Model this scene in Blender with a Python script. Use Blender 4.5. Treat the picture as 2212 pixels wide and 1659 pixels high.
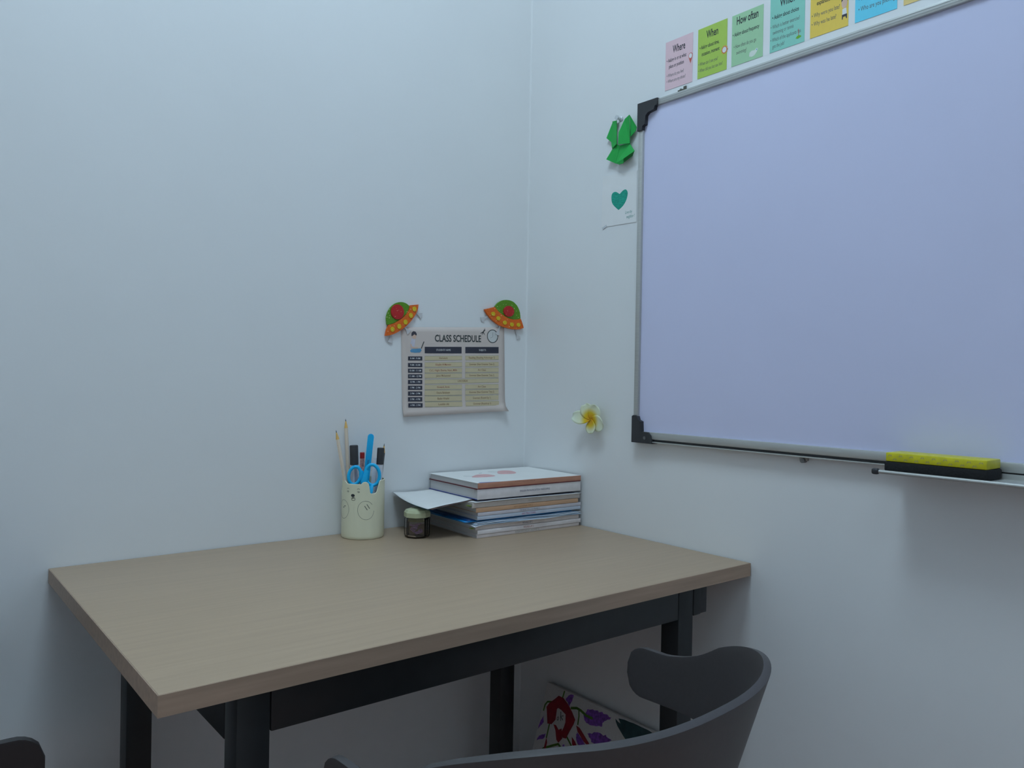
import bpy, bmesh, math, random
from mathutils import Vector, Matrix
random.seed(7)
for o in list(bpy.data.objects):
    bpy.data.objects.remove(o, do_unlink=True)
SC = bpy.context.scene
COL = SC.collection
PI = math.pi
R = math.radians

# ------------------------------------------------------------------ camera
cam_d = bpy.data.cameras.new('camera')
cam_d.sensor_width = 36.0
cam_d.lens = 1712.915 / 2212.0 * 36.0
cam_d.clip_start = 0.02
cam = bpy.data.objects.new('camera', cam_d)
COL.objects.link(cam)
yaw, pitch, roll = 0.676789, -0.007234, 0.017482
fd = Vector((math.sin(yaw)*math.cos(pitch), math.cos(yaw)*math.cos(pitch), math.sin(pitch)))
rt = Vector((math.cos(yaw), -math.sin(yaw), 0))
up = rt.cross(fd)
rt2 = rt*math.cos(roll) + up*math.sin(roll)
up2 = -rt*math.sin(roll) + up*math.cos(roll)
CAM = Vector((-1.287822, -1.548228, 1.088816))
m = Matrix((rt2, up2, -fd)).transposed().to_4x4()
m.translation = CAM
cam.matrix_world = m
SC.camera = cam

# ------------------------------------------------------------------ world, exposure
w = bpy.data.worlds.new('world')
SC.world = w
w.use_nodes = True
w.node_tree.nodes['Background'].inputs[0].default_value = (0.5, 0.65, 0.8, 1)
w.node_tree.nodes['Background'].inputs[1].default_value = 0.05
SC.view_settings.view_transform = 'Standard'
SC.view_settings.look = 'None'
SC.view_settings.gamma = 1.0
SC.view_settings.use_curve_mapping = False
SC.view_settings.exposure = 0.0
LAMP_COLOR = (0.62, 0.835, 1.0)
LAMP_STRENGTH = 21.5
FILL_LAMP_STRENGTH = 5.5
LAMP_POS = (-0.93, -0.88, 3.075)
LAMP_SIZE = (0.55, 0.55)
FILL_LAMP_POS = (-1.55, -2.15, 3.075)  # second lamp added as fill, to flatten the gradient on the walls


# ------------------------------------------------------------------ materials
def lin(c):
    if isinstance(c, str):
        c = [int(c[i:i+2], 16)/255 for i in (0, 2, 4)]
        return tuple(x/12.92 if x <= 0.04045 else ((x+0.055)/1.055)**2.4 for x in c)
    return tuple(c)


MATS = {}


def mat(name, col, rough=0.6, var=0.06, scale=60, bump=0.0, metal=0.0, spec=0.5, stretch=None, coat=0.0):
    if name in MATS:
        return MATS[name]
    c = lin(col)
    M = bpy.data.materials.new(name)
    M.use_nodes = True
    nt = M.node_tree
    b = nt.nodes['Principled BSDF']
    b.inputs['Roughness'].default_value = rough
    b.inputs['Metallic'].default_value = metal
    b.inputs['Specular IOR Level'].default_value = spec
    b.inputs['Coat Weight'].default_value = coat
    tc = nt.nodes.new('ShaderNodeTexCoord')
    mp = nt.nodes.new('ShaderNodeMapping')
    if stretch:
        mp.inputs['Scale'].default_value = stretch
    nt.links.new(tc.outputs['Object'], mp.inputs[0])
    nz = nt.nodes.new('ShaderNodeTexNoise')
    nz.inputs['Scale'].default_value = scale
    nz.inputs['Detail'].default_value = 4
    nt.links.new(mp.outputs[0], nz.inputs[0])
    rp = nt.nodes.new('ShaderNodeValToRGB')
    rp.color_ramp.elements[0].position = 0.3
    rp.color_ramp.elements[1].position = 0.7
    rp.color_ramp.elements[0].color = tuple(x*(1-var) for x in c) + (1,)
    rp.color_ramp.elements[1].color = tuple(min(1, x*(1+var)) for x in c) + (1,)
    nt.links.new(nz.outputs[0], rp.inputs[0])
    nt.links.new(rp.outputs[0], b.inputs['Base Color'])
    if bump:
        bp = nt.nodes.new('ShaderNodeBump')
        bp.inputs['Strength'].default_value = bump
        bp.inputs['Distance'].default_value = 0.002
        nt.links.new(nz.outputs[0], bp.inputs['Height'])
        nt.links.new(bp.outputs[0], b.inputs['Normal'])
    MATS[name] = M
    return M


def emit(name, col, s):
    M = bpy.data.materials.new(name)
    M.use_nodes = True
    nt = M.node_tree
    nt.nodes.remove(nt.nodes['Principled BSDF'])
    e = nt.nodes.new('ShaderNodeEmission')
    e.inputs[0].default_value = col + (1,)
    e.inputs[1].default_value = s
    nt.links.new(e.outputs[0], nt.nodes['Material Output'].inputs[0])
    return M


WALL = mat('wall_paint', (0.80, 0.80, 0.80), 0.55, 0.012, 3.5, 0.0, spec=0.3)
# fine plaster relief on the walls
nt = WALL.node_tree
n2 = nt.nodes.new('ShaderNodeTexNoise')
n2.inputs['Scale'].default_value = 90
n2.inputs['Detail'].default_value = 3
nt.links.new(nt.nodes['Texture Coordinate'].outputs['Object'], n2.inputs[0])
bp = nt.nodes.new('ShaderNodeBump')
bp.inputs['Strength'].default_value = 0.06
bp.inputs['Distance'].default_value = 0.002
nt.links.new(n2.outputs[0], bp.inputs['Height'])
nt.links.new(bp.outputs[0], nt.nodes['Principled BSDF'].inputs['Normal'])

FLOORM = mat('floor_tile', (0.56, 0.33, 0.26), 0.5, 0.08, 8)
CEILM = mat('ceiling_paint', (0.8, 0.8, 0.79), 0.8, 0.01, 6)
WOOD = mat('desk_laminate', (0.45, 0.322, 0.215), 0.42, 0.045, 5, 0.01, stretch=(1.2, 22, 22))
EDGE = mat('desk_edge_band', (0.41, 0.285, 0.205), 0.5, 0.10, 5, 0.0, stretch=(1.2, 25, 25))
STEEL = mat('black_powder_steel', (0.012, 0.014, 0.016), 0.45, 0.15, 40, 0.02)
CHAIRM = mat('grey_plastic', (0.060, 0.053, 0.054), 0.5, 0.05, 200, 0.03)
CHAIRLEG = mat('chair_leg_wood', (0.36, 0.24, 0.14), 0.5, 0.1, 8, stretch=(6, 6, 1))
BOARD = mat('whiteboard_enamel', (0.66, 0.665, 0.87), 0.28, 0.012, 4, spec=0.4)
ALU = mat('brushed_aluminium', (0.52, 0.52, 0.50), 0.45, 0.05, 8, metal=0.55, stretch=(2, 60, 60))
BLKP = mat('black_plastic', (0.030, 0.030, 0.034), 0.5, 0.1, 60)
PAPERW = mat('white_paper', (0.80, 0.79, 0.77), 0.75, 0.02, 30)
PAPERG = mat('page_edges', (0.55, 0.53, 0.52), 0.85, 0.12, 6, stretch=(1, 1, 220))
INK = mat('dark_ink', (0.030, 0.032, 0.038), 0.7)


# ------------------------------------------------------------------ mesh helpers
def mesh_obj(name, bm, mt, parent=None, loc=(0, 0, 0), rot=(0, 0, 0), smooth=False):
    bmesh.ops.recalc_face_normals(bm, faces=bm.faces[:])
    me = bpy.data.meshes.new(name)
    bm.to_mesh(me)
    bm.free()
    if mt is not None:
        for x in (mt if isinstance(mt, (list, tuple)) else [mt]):
            me.materials.append(x)
    if smooth:
        for p in me.polygons:
            p.use_smooth = True
    o = bpy.data.objects.new(name, me)
    COL.objects.link(o)
    o.parent = parent
    o.location = loc
    o.rotation_euler = rot
    return o


def tag(o, label, cat, group=None):
    o['label'] = label
    o['category'] = cat
    if group:
        o['group'] = group
    return o


def thing(name, label, cat, loc=(0, 0, 0), rot=(0, 0, 0), group=None):
    o = bpy.data.objects.new(name, None)
    o.empty_display_size = 0.05
    COL.objects.link(o)
    o.location = loc
    o.rotation_euler = rot
    return tag(o, label, cat, group)


def struct(o):
    o['kind'] = 'structure'
    return o


def auto_smooth(o, ang=35):
    me = o.data
    for p in me.polygons:
        p.use_smooth = True
    me.set_sharp_from_angle(angle=R(ang))
    return o


def box(bm, a, b, bev=0.0, seg=2):
    r = bmesh.ops.create_cube(bm, size=1.0)
    vs = r['verts']
    for v in vs:
        v.co = Vector([(a[i]+b[i])/2 + v.co[i]*(b[i]-a[i]) for i in range(3)])
    if bev:
        es = list({e for v in vs for e in v.link_edges})
        bmesh.ops.bevel(bm, geom=es, offset=bev, segments=seg, affect='EDGES', profile=0.5)
    return vs


def newbox(name, a, b, mt, parent=None, bev=0.0, seg=2, **k):
    bm = bmesh.new()
    box(bm, a, b, bev, seg)
    o = mesh_obj(name, bm, mt, parent, **k)
    if bev:
        auto_smooth(o)
    return o


def poly(bm, pts, z0, z1, mi=0):
    lo = [bm.verts.new((x, y, z0)) for x, y in pts]
    hi = [bm.verts.new((x, y, z1)) for x, y in pts]
    n = len(pts)
    fs = [bm.faces.new(hi), bm.faces.new(lo[::-1])]
    for i in range(n):
        fs.append(bm.faces.new((lo[i], lo[(i+1) % n], hi[(i+1) % n], hi[i])))
    for f in fs:
        f.material_index = mi
    return fs


def newpoly(name, pts, z0, z1, mt, parent=None, bev=0.0, **k):
    bm = bmesh.new()
    fs = poly(bm, pts, z0, z1)
    if bev:
        bmesh.ops.bevel(bm, geom=list(fs[0].edges), offset=bev, segments=3, affect='EDGES')
    o = mesh_obj(name, bm, mt, parent, **k)
    if bev:
        auto_smooth(o, 50)
    return o


def ell(cx, cy, rx, ry, n=24, a0=0.0, a1=2*PI, rot=0.0):
    out = []
    full = abs(a1-a0-2*PI) < 1e-6
    for i in range(n):
        t = a0 + (a1-a0)*i/(n if full else n-1)
        x, y = rx*math.cos(t), ry*math.sin(t)
        out.append((cx + x*math.cos(rot) - y*math.sin(rot), cy + x*math.sin(rot) + y*math.cos(rot)))
    return out


def stroke(pts, wd, closed=False):
    """outline polygon(s) of a line of width wd; returns list of quads"""
    q = []
    n = len(pts)
    rng = range(n if closed else n-1)
    nrm = []
    for i in range(n):
        a = Vector(pts[(i-1) % n] if (closed or i > 0) else pts[i])
        b = Vector(pts[(i+1) % n] if (closed or i < n-1) else pts[i])
        t = (b-a)
        t = t.normalized() if t.length > 1e-9 else Vector((1, 0))
        nrm.append(Vector((-t.y, t.x)))
    for i in rng:
        j = (i+1) % n
        wi = wd if not isinstance(wd, (list, tuple)) else wd[i]
        wj = wd if not isinstance(wd, (list, tuple)) else wd[j]
        p, r_ = Vector(pts[i]), Vector(pts[j])
        q.append([tuple(p-nrm[i]*wi/2), tuple(r_-nrm[j]*wj/2), tuple(r_+nrm[j]*wj/2), tuple(p+nrm[i]*wi/2)])
    return q


def newstroke(name, pts, wd, z, mt, parent, closed=False, th=0.00012):
    bm = bmesh.new()
    for q in stroke(pts, wd, closed):
        poly(bm, q, z, z+th)
    return mesh_obj(name, bm, mt, parent)


def tube(bm, pts, rad, seg=10, cap=True, closed=False):
    n = len(pts)
    pts = [Vector(p) for p in pts]
    rings = []
    prev = None
    for i in range(n):
        if closed:
            t = (pts[(i+1) % n]-pts[(i-1) % n]).normalized()
        else:
            t = (pts[min(i+1, n-1)]-pts[max(i-1, 0)]).normalized()
        if prev is None:
            a = Vector((0, 0, 1)) if abs(t.z) < 0.9 else Vector((1, 0, 0))
            u = t.cross(a).normalized()
        else:
            u = (prev - t*prev.dot(t)).normalized()
        prev = u
        v = t.cross(u)
        r_ = rad[i] if isinstance(rad, list) else rad
        rx, ry = r_ if isinstance(r_, tuple) else (r_, r_)
        rings.append([bm.verts.new(pts[i]+u*rx*math.cos(2*PI*k/seg)+v*ry*math.sin(2*PI*k/seg)) for k in range(seg)])
    for i in range(n if closed else n-1):
        A, B = rings[i], rings[(i+1) % n]
        for k in range(seg):
            bm.faces.new((A[k], A[(k+1) % seg], B[(k+1) % seg], B[k]))
    if cap and not closed:
        bm.faces.new(rings[0][::-1])
        bm.faces.new(rings[-1])


def newtube(name, pts, rad, mt, parent=None, seg=12, closed=False, **k):
    bm = bmesh.new()
    tube(bm, pts, rad, seg, closed=closed)
    return auto_smooth(mesh_obj(name, bm, mt, parent, **k), 40)


def lathe(bm, prof, seg=32, ang=0.0):
    rings = []
    for r_, z in prof:
        if r_ < 1e-6:
            rings.append([bm.verts.new((0, 0, z))])
        else:
            rings.append([bm.verts.new((r_*math.cos(ang+2*PI*k/seg), r_*math.sin(ang+2*PI*k/seg), z)) for k in range(seg)])
    for A, B in zip(rings, rings[1:]):
        if len(A) == 1 and len(B) == 1:
            continue
        for k in range(seg):
            j = (k+1) % seg
            if len(A) == 1:
                bm.faces.new((A[0], B[j], B[k]))
            elif len(B) == 1:
                bm.faces.new((A[k], A[j], B[0]))
            else:
                bm.faces.new((A[k], A[j], B[j], B[k]))


def text(parent, name, s, size, x, y, z, mt, xs=1.0, bold=0.0, align='CENTER', rot=0.0, shear=0.0, fit=None):
    cu = bpy.data.curves.new(name, 'FONT')
    cu.body = s
    cu.size = size
    cu.align_x = align
    cu.align_y = 'CENTER'
    cu.offset = bold*size
    cu.resolution_u = 3
    cu.shear = shear
    tmp = bpy.data.objects.new(name, cu)
    me = bpy.data.meshes.new_from_object(tmp)
    bpy.data.objects.remove(tmp)
    bpy.data.curves.remove(cu)
    if fit:
        X = [v.co.x for v in me.vertices]
        xs = fit/(max(X)-min(X))
    me.transform(Matrix.Diagonal((xs, 1, 1, 1)))
    me.materials.clear()
    me.materials.append(mt)
    me.name = name
    o = bpy.data.objects.new(name, me)
    COL.objects.link(o)
    o.parent = parent
    o.location = (x, y, z)
    o.rotation_euler = (0, 0, rot)
    return o


BACK_ROT = (PI/2, 0, 0)            # local X -> +x, Y -> up, Z -> out of the back wall
RIGHT_ROT = (PI/2, 0, -PI/2)       # local X -> -y, Y -> up, Z -> out of the right wall

# ------------------------------------------------------------------ the room
RX, RY, RZ = -2.5, -2.7, 3.10
struct(newbox('floor', (RX, RY, -0.08), (0, 0, 0), FLOORM))
struct(newbox('ceiling', (RX, RY, RZ), (0, 0, RZ+0.08), CEILM))
struct(newbox('wall_back', (RX-0.1, 0, -0.08), (0.1, 0.1, RZ+0.08), WALL))
struct(newbox('wall_right', (0, RY-0.1, -0.08), (0.1, 0, RZ+0.08), WALL))
struct(newbox('wall_left', (RX-0.1, RY-0.1, -0.08), (RX, 0, RZ+0.08), WALL))
struct(newbox('wall_front', (RX, RY-0.1, -0.08), (0, RY, RZ+0.08), WALL))
# uneven bead of filler painted into the corner of the two walls
bm = bmesh.new()
prof = []
N = 220
for i in range(N+1):
    z = RZ*i/N
    a = 0.0022 + 0.0022*random.random()*(1.0 if z > 1.1 else 0.4)
    b = 0.0022 + 0.0022*random.random()*(1.0 if z > 1.1 else 0.4)
    prof.append((bm.verts.new((-a, 0.0, z)), bm.verts.new((-0.0008*random.random()-0.0003, -0.0008*random.random()-0.0003, z)), bm.verts.new((0.0, -b, z))))
for A, B in zip(prof, prof[1:]):
    bm.faces.new((A[0], A[1], B[1], B[0]))
    bm.faces.new((A[1], A[2], B[2], B[1]))
struct(mesh_obj('trim_1', bm, WALL, smooth=True))

# ceiling lamps (out of frame); the rear one is added to even the light
lx, ly = LAMP_SIZE[0]/2, LAMP_SIZE[1]/2
for pos, pw_, lab in ((LAMP_POS, LAMP_STRENGTH, 'square white flush ceiling lamp directly above the desk'), (FILL_LAMP_POS, FILL_LAMP_STRENGTH, 'added square white ceiling fill lamp behind the camera')):
    t = thing('ceiling_lamp', lab, 'lamp', pos, group='ceiling lamps')
    newbox('lamp_housing', (-lx-0.02, -ly-0.02, -0.005), (lx+0.02, ly+0.02, 0.024), mat('lamp_housing', (0.8, 0.8, 0.8), 0.4), t, 0.004)
    newbox('lamp_diffuser', (-lx, -ly, -0.018), (lx, ly, -0.0055), emit('lamp_light', LAMP_COLOR, pw_), t)

# ------------------------------------------------------------------ desk
DL, DD, DT, DE = 1.054, 0.674, 0.75, 0.0240
desk = thing('desk', 'wooden-topped desk on black square-tube steel frame in room corner', 'desk', (-DL/2, -DD/2, 0))
o_ = Vector((-DL/2, -DD/2, 0))


def dbox(name, a, b, mt, bev=0.001):
    a = Vector(a)-o_
    b = Vector(b)-o_
    return newbox(name, a, b, mt, desk, bev)


dbox('table_top', (-DL+0.0012, -DD+0.0012, DT-DE), (-0.0035, -0.002, DT), WOOD, 0.0006)
dbox('edge_band', (-DL, -DD, DT-DE-0.0003), (-0.003, -DD+0.0012, DT-0.0004), EDGE, 0.0)
dbox('edge_band', (-DL, -DD+0.0012, DT-DE-0.0003), (-DL+0.0012, -0.002, DT-0.0004), EDGE, 0.0)
LW = 0.041
fz, bz = -0.64, -0.132
xl, xr = -0.9583, -0.1679
zt = DT-DE-0.0005
for x in (xl, xr):
    for y in (fz, bz):
        dbox('leg', (x, y, 0.006), (x+LW, y+LW, zt), STEEL, 0.003)
        f = newbox('foot_cap', Vector((x-0.001, y-0.001, 0))-o_, Vector((x+LW+0.001, y+LW+0.001, 0.012))-o_, BLKP, desk, 0.002)
rb = 0.663
dbox('front_rail', (xl+LW+0.0005, fz, rb), (xr-0.0005, fz+0.03, zt), STEEL, 0.002)
dbox('front_rail', (xr+LW+0.0005, fz, rb), (-0.1055, fz+0.03, zt), STEEL, 0.002)
dbox('rail_end_cap', (-0.1051, fz+0.002, rb+0.001), (-0.0864, fz+0.028, zt), BLKP, 0.001)
dbox('back_rail', (xl+LW+0.0005, bz+0.01, rb), (xr-0.0005, bz+0.035, zt), STEEL, 0.002)
dbox('side_rail', (xl+0.0003, fz+LW+0.0005, 0.6493), (xl+0.025, bz-0.0005, zt), STEEL, 0.002)
dbox('side_rail', (xr+0.004, fz+LW+0.0005, rb), (xr+0.024, bz-0.0005, zt), STEEL, 0.002)


# ------------------------------------------------------------------ chairs
def smoothstep(a, b, x):
    t_ = max(0.0, min(1.0, (x-a)/(b-a)))
    return t_*t_*(3-2*t_)


AW, AD, ASTR = 0.2543, 0.3093, 0.0776       # half width, depth behind the arm tips, straight arm length


def plan(s):
    """half path, s in 0..1 from arm tip to the middle of the back"""
    L1 = ASTR
    L2 = 0.40
    d = s*(L1+L2)
    if d < L1:
        return AW, -d, d
    q = (d-L1)/L2*PI/2
    e = 2/2.35
    return AW*math.cos(q)**e if q < PI/2-1e-9 else 0.0, -L1-(AD-L1)*math.sin(q)**e, d


def make_chair(loc, rz, label, CM):
    t = thing('armchair', label, 'chair', loc, (0, 0, rz), 'grey moulded armchairs at the desk')
    bm = bmesh.new()
    NS, NT = 44, 14
    cols = []
    for i in range(2*NS+1):
        k = i if i <= NS else 2*NS-i
        s = (k/NS)
        s = s*0.55 + 0.45*s*s if s < 1 else 1.0
        x, y, d = plan(s)
        sg = 1 if i <= NS else -1
        zt_ = 0.6990 + 0.0439*smoothstep(0.06, 0.16, d) + 0.0224*smoothstep(0.13, 0.32, d) - 0.012*math.exp(-((d-0.13)/0.04)**2) + 0.0017*math.exp(-((d-0.235)/0.045)**2)
        zb_ = 0.628 - 0.17*smoothstep(0.17, 0.40, d) - 0.020*smoothstep(0.3, 0.5, d)
        rr = 0.03
        if d < rr:
            f = 1-math.sqrt(max(0, 1-((rr-d)/rr)**2))
            zt_ -= rr*f*0.95
            zb_ += rr*f*0.95
        lean = 0.06 + 0.24*smoothstep(0.05, 0.35, d)
        nx, ny = x/AW, (y/AD if d > ASTR else 0)
        ln = math.hypot(nx, ny) or 1
        nx, ny = nx/ln, ny/ln
        colv = []
        for j in range(NT+1):
            z = zt_ + (zb_-zt_)*j/NT
            ins = (zt_-z)*lean + 0.25*max(0, (zt_-z)-0.12)**1.5
            colv.append(bm.verts.new((sg*(x-nx*ins), y-ny*ins, z)))
        cols.append(colv)
    for A, B in zip(cols, cols[1:]):
        for j in range(NT):
            try:
                bm.faces.new((A[j], A[j+1], B[j+1], B[j]))
            except ValueError:
                pass
    bmesh.ops.remove_doubles(bm, verts=bm.verts[:], dist=1e-5)
    o = mesh_obj('backrest', bm, CM, t, smooth=True)
    sd = o.modifiers.new('thick', 'SOLIDIFY')
    sd.thickness = 0.009
    sd.offset = 0
    bv = o.modifiers.new('round', 'BEVEL')
    bv.width = 0.004
    bv.segments = 3
    bv.limit_method = 'ANGLE'
    bv.angle_limit = R(50)
    # seat pan
    bm = bmesh.new()
    pts = []
    for i in range(48):
        a = 2*PI*i/48
        ca, sa = math.cos(a), math.sin(a)
        pts.append((0.222*math.copysign(abs(ca)**0.55, ca), -0.03+0.205*math.copysign(abs(sa)**0.55, sa)))
    rings = []
    for f, z in ((0.0, 0.414), (0.5, 0.416), (0.85, 0.425), (0.97, 0.435), (1.0, 0.432), (0.985, 0.42), (0.85, 0.407), (0.5, 0.397), (0.0, 0.397)):
        rings.append([bm.verts.new((x*f, -0.03+(y+0.03)*f, z)) for x, y in pts] if f else [bm.verts.new((0, -0.03, z))])
    for A, B in zip(rings, rings[1:]):
        for k in range(48):
            j = (k+1) % 48
            if len(A) == 1:
                bm.faces.new((A[0], B[k], B[j]))
            elif len(B) == 1:
                bm.faces.new((A[k], A[j], B[0]))
            else:
                bm.faces.new((A[k], A[j], B[j], B[k]))
    mesh_obj('seat', bm, CM, t, smooth=True)
    for sx in (-1, 1):
        for yy, sy in ((0.11, 1), (-0.17, -1)):
            newtube('leg', [(sx*0.15, yy, 0.402), (sx*0.215, yy+0.05*sy, 0.0)], [0.017, 0.011], CHAIRLEG, t)
    return t


make_chair((-0.6633, -0.7661, 0), R(4.48), 'grey moulded plastic armchair with wraparound back pulled up to the desk front', CHAIRM)
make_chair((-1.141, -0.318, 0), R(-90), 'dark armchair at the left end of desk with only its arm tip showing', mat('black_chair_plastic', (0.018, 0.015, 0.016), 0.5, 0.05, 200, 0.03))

# ------------------------------------------------------------------ whiteboard
BW, BH = 1.22, 0.7223
wb = thing('whiteboard', 'large whiteboard with aluminium frame and black corner brackets on right wall', 'whiteboard', (0, -0.3832, 0.9577), RIGHT_ROT)
newbox('board_panel', (0.006, 0.006, 0.001), (BW-0.006, BH-0.006, 0.010), BOARD, wb)


def frame_bar(name, a, b, horizontal):
    o = newbox(name, a, b, ALU, wb, 0.002)
    return o


frame_bar('frame_bar', (0.0125, BH-0.0135, 0.0), (BW-0.0125, BH, 0.016), True)
frame_bar('frame_bar', (0.0, 0.03, 0.0), (0.0125, BH-0.03, 0.016), False)
frame_bar('frame_bar', (BW-0.0125, 0.03, 0.0), (BW, BH-0.03, 0.016), False)
frame_bar('frame_bar', (0.0125, 0.0075, 0.0), (BW-0.0125, 0.0225, 0.016), True)
for yy in (BH-0.0045, BH-0.009):
    newbox('frame_groove', (0.06, yy-0.0004, 0.0155), (BW-0.06, yy+0.0004, 0.0163), mat('groove_grey', (0.40, 0.41, 0.41), 0.6), wb)
newbox('frame_groove', (0.05, 0.0032, 0.002), (BW-0.05, 0.0074, 0.0115), BLKP, wb)
newbox('bottom_lip', (0.05, 0.0005, 0.0), (BW-0.05, 0.0031, 0.0165), ALU, wb, 0.0006)
TL = [(0.0, 0.001), (0.0535, 0.001), (0.0535, -0.0130), (0.0470, -0.0138), (0.0450, -0.0215), (0.0275, -0.0235), (0.0215, -0.0285), (0.0205, -0.0470), (0.0135, -0.0485), (0.0125, -0.0575), (-0.0015, -0.0575), (-0.0015, 0.001)]
BL = [(-0.0015, -0.0015), (0.0555, -0.0015), (0.0525, 0.015), (0.0458, 0.0222), (0.0257, 0.0225), (0.0244, 0.044), (0.0165, 0.047), (0.0135, 0.0545), (0.010, 0.0565), (0.0015, 0.0565), (-0.0015, 0.054)]
for P_, fx, oy in ((TL, False, BH), (TL, True, BH), (BL, False, 0), (BL, True, 0)):
    pts = [((BW-x) if fx else x, oy+y) for x, y in P_]
    newpoly('corner_bracket', pts, 0.0, 0.0195, BLKP, wb, 0.0005)
newpoly('corner_screw', ell(0.036, 0.010, 0.0035, 0.0035, 12), 0.0195, 0.0203, mat('screw_steel', (0.2, 0.2, 0.2), 0.4, metal=0.8), wb)
# small hanging clip at the top edge
clip = newbox('hanging_clip', (0.1015, BH+0.0003, 0.0005), (0.1155, BH+0.004, 0.012), mat('clip_dark', (0.08, 0.08, 0.06), 0.5), wb, 0.0006)
newbox('clip_tab', (0.109, BH+0.004, 0.001), (0.116, BH+0.0125, 0.0035), MATS['clip_dark'], wb, 0.0006)
newtube('clip_screw', [(0.1035, BH+0.0065, 0.0), (0.1035, BH+0.0065, 0.005)], 0.0028, MATS['screw_steel'], wb)
# mounting screw under the bottom bar
newtube('mounting_screw', [(0.396, -0.0052, 0.0), (0.396, -0.0052, 0.010)], 0.0045, MATS['screw_steel'], wb)
newbox('mounting_tab', (0.388, -0.0058, 0.001), (0.404, 0.0004, 0.006), mat('tab_tin', (0.35, 0.33, 0.3), 0.45, metal=0.6), wb, 0.001)
# marker tray
u0, u1 = 0.568, 1.08
tr = bmesh.new()
box(tr, (u0, -0.0040, 0.0166), (u1, -0.0020, 0.0745))
box(tr, (u0, -0.0020, 0.0166), (u1, 0.0060, 0.0185))
tray = mesh_obj('marker_tray', tr, ALU, wb)
newtube('tray_lip', [(u0-0.001, -0.0032, 0.0765), (u1, -0.0032, 0.0765)], 0.0030, ALU, tray)
newbox('tray_end_cap', (u0-0.012, -0.0078, 0.0715), (u0-0.0012, 0.0016, 0.0810), BLKP, tray, 0.003, 3)

# whiteboard eraser lying on the tray
er = thing('whiteboard_eraser', 'yellow-topped black felt eraser lying on the whiteboard tray', 'eraser', (-0.0460, -1.0285, 0.9558), (0, 0, -PI/2))
er.scale = (0.936, 0.98, 0.93)
newbox('felt_pad', (-0.0785, -0.0265, 0.0), (0.0785, 0.0265, 0.0165), mat('black_felt', (0.012, 0.012, 0.013), 0.95, 0.3, 300, 0.5), er, 0.003)
ytop = newbox('yellow_cover', (-0.0765, -0.0255, 0.0166), (0.0765, 0.0255, 0.0312), mat('yellow_wrap', (0.62, 0.56, 0.012), 0.4, 0.10, 70, 0.15), er, 0.002)
bm = bmesh.new()
for row, (yy, zz) in enumerate(((0.0, 0.0262), (0.0, 0.0205))):
    for k in range(9):
        cx = -0.069 + k*0.0172 + (0.008 if row else 0)
        if cx > 0.072:
            continue
        zg = [(cx-0.0028, -0.0016), (cx-0.0012, 0.0016), (cx, -0.0006), (cx+0.0012, 0.0016), (cx+0.0026, -0.0012)]
        for q in stroke(zg, 0.0008):
            vs = [bm.verts.new((a, -0.02562, zz+b)) for a, b in q]
            bm.faces.new(vs)
for row in range(3):
    for k in range(8):
        cx = -0.066 + k*0.0185 + (0.009 if row % 2 else 0)
        cy = -0.015 + row*0.014
        if cx > 0.072:
            continue
        zg = [(cx-0.0028, cy-0.0016), (cx-0.0012, cy+0.0016), (cx, cy-0.0006), (cx+0.0012, cy+0.0016), (cx+0.0026, cy-0.0012)]
        for q in stroke(zg, 0.0007):
            bm.faces.new([bm.verts.new((a, b, 0.0313)) for a, b in q])
for k in range(3):
    cy = -0.016+0.016*k
    zg = [(cy-0.0026, -0.0016), (cy-0.001, 0.0016), (cy+0.001, -0.0006), (cy+0.0026, 0.0016)]
    for q in stroke(zg, 0.0008):
        bm.faces.new([bm.verts.new((-0.07662, a, 0.024+b)) for a, b in q])
mesh_obj('printed_marks', bm, mat('wrap_print', (0.30, 0.24, 0.22), 0.6), ytop)


# ------------------------------------------------------------------ question-word cards above the whiteboard
def card(col, y0, y1, zb, ht, label, head, lines, headz=0.83):
    """paper card on the right wall; y0 left edge, y1 right edge"""
    wdt = y0-y1
    o = newbox('question_card', (0, 0, 0.0002), (wdt, ht, 0.0007), col, None, loc=(0, y0, zb), rot=RIGHT_ROT)
    tag(o, label, 'card', 'question word cards above the whiteboard')
    text(o, 'heading', head, 0.0215, wdt*0.5, ht*headz, 0.00075, INK, 0.52, 0.02)
    for s, x, yy, sz, xs, b in lines:
        ob = text(o, 'text_line', s, sz*1.22, x*wdt, yy*ht, 0.00075, INK if b else mat('soft_ink', (0.12, 0.12, 0.115), 0.7), xs*0.87, 0.018 if b else 0.004, 'LEFT')
    return o


CP = [mat('card_pink', (0.80, 0.56, 0.60), 0.7, 0.02), mat('card_lime', (0.42, 0.60, 0.10), 0.7, 0.02), mat('card_green', (0.38, 0.63, 0.38), 0.7, 0.02),
      mat('card_teal', (0.27, 0.63, 0.52), 0.7, 0.02), mat('card_yellow', (0.86, 0.60, 0.10), 0.7, 0.02), mat('card_blue', (0.15, 0.66, 0.86), 0.7, 0.02), mat('card_sand', (0.84, 0.62, 0.24), 0.7, 0.02)]
B_ = 0.0088
c1 = card(CP[0], -0.4414, -0.5126, 1.6972, 0.1005, 'pink card headed Where above the whiteboard corner', 'Where',
          [('\u2022 Asking in or at what', 0.05, 0.60, B_, 0.62, 1), ('  place or position', 0.09, 0.47, B_, 0.62, 1),
           ('\u2022 Where do you live?', 0.06, 0.29, 0.0082, 0.6, 0), ('\u2022 Where are my shoes?', 0.06, 0.17, 0.0082, 0.6, 0)], 0.80)
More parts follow.
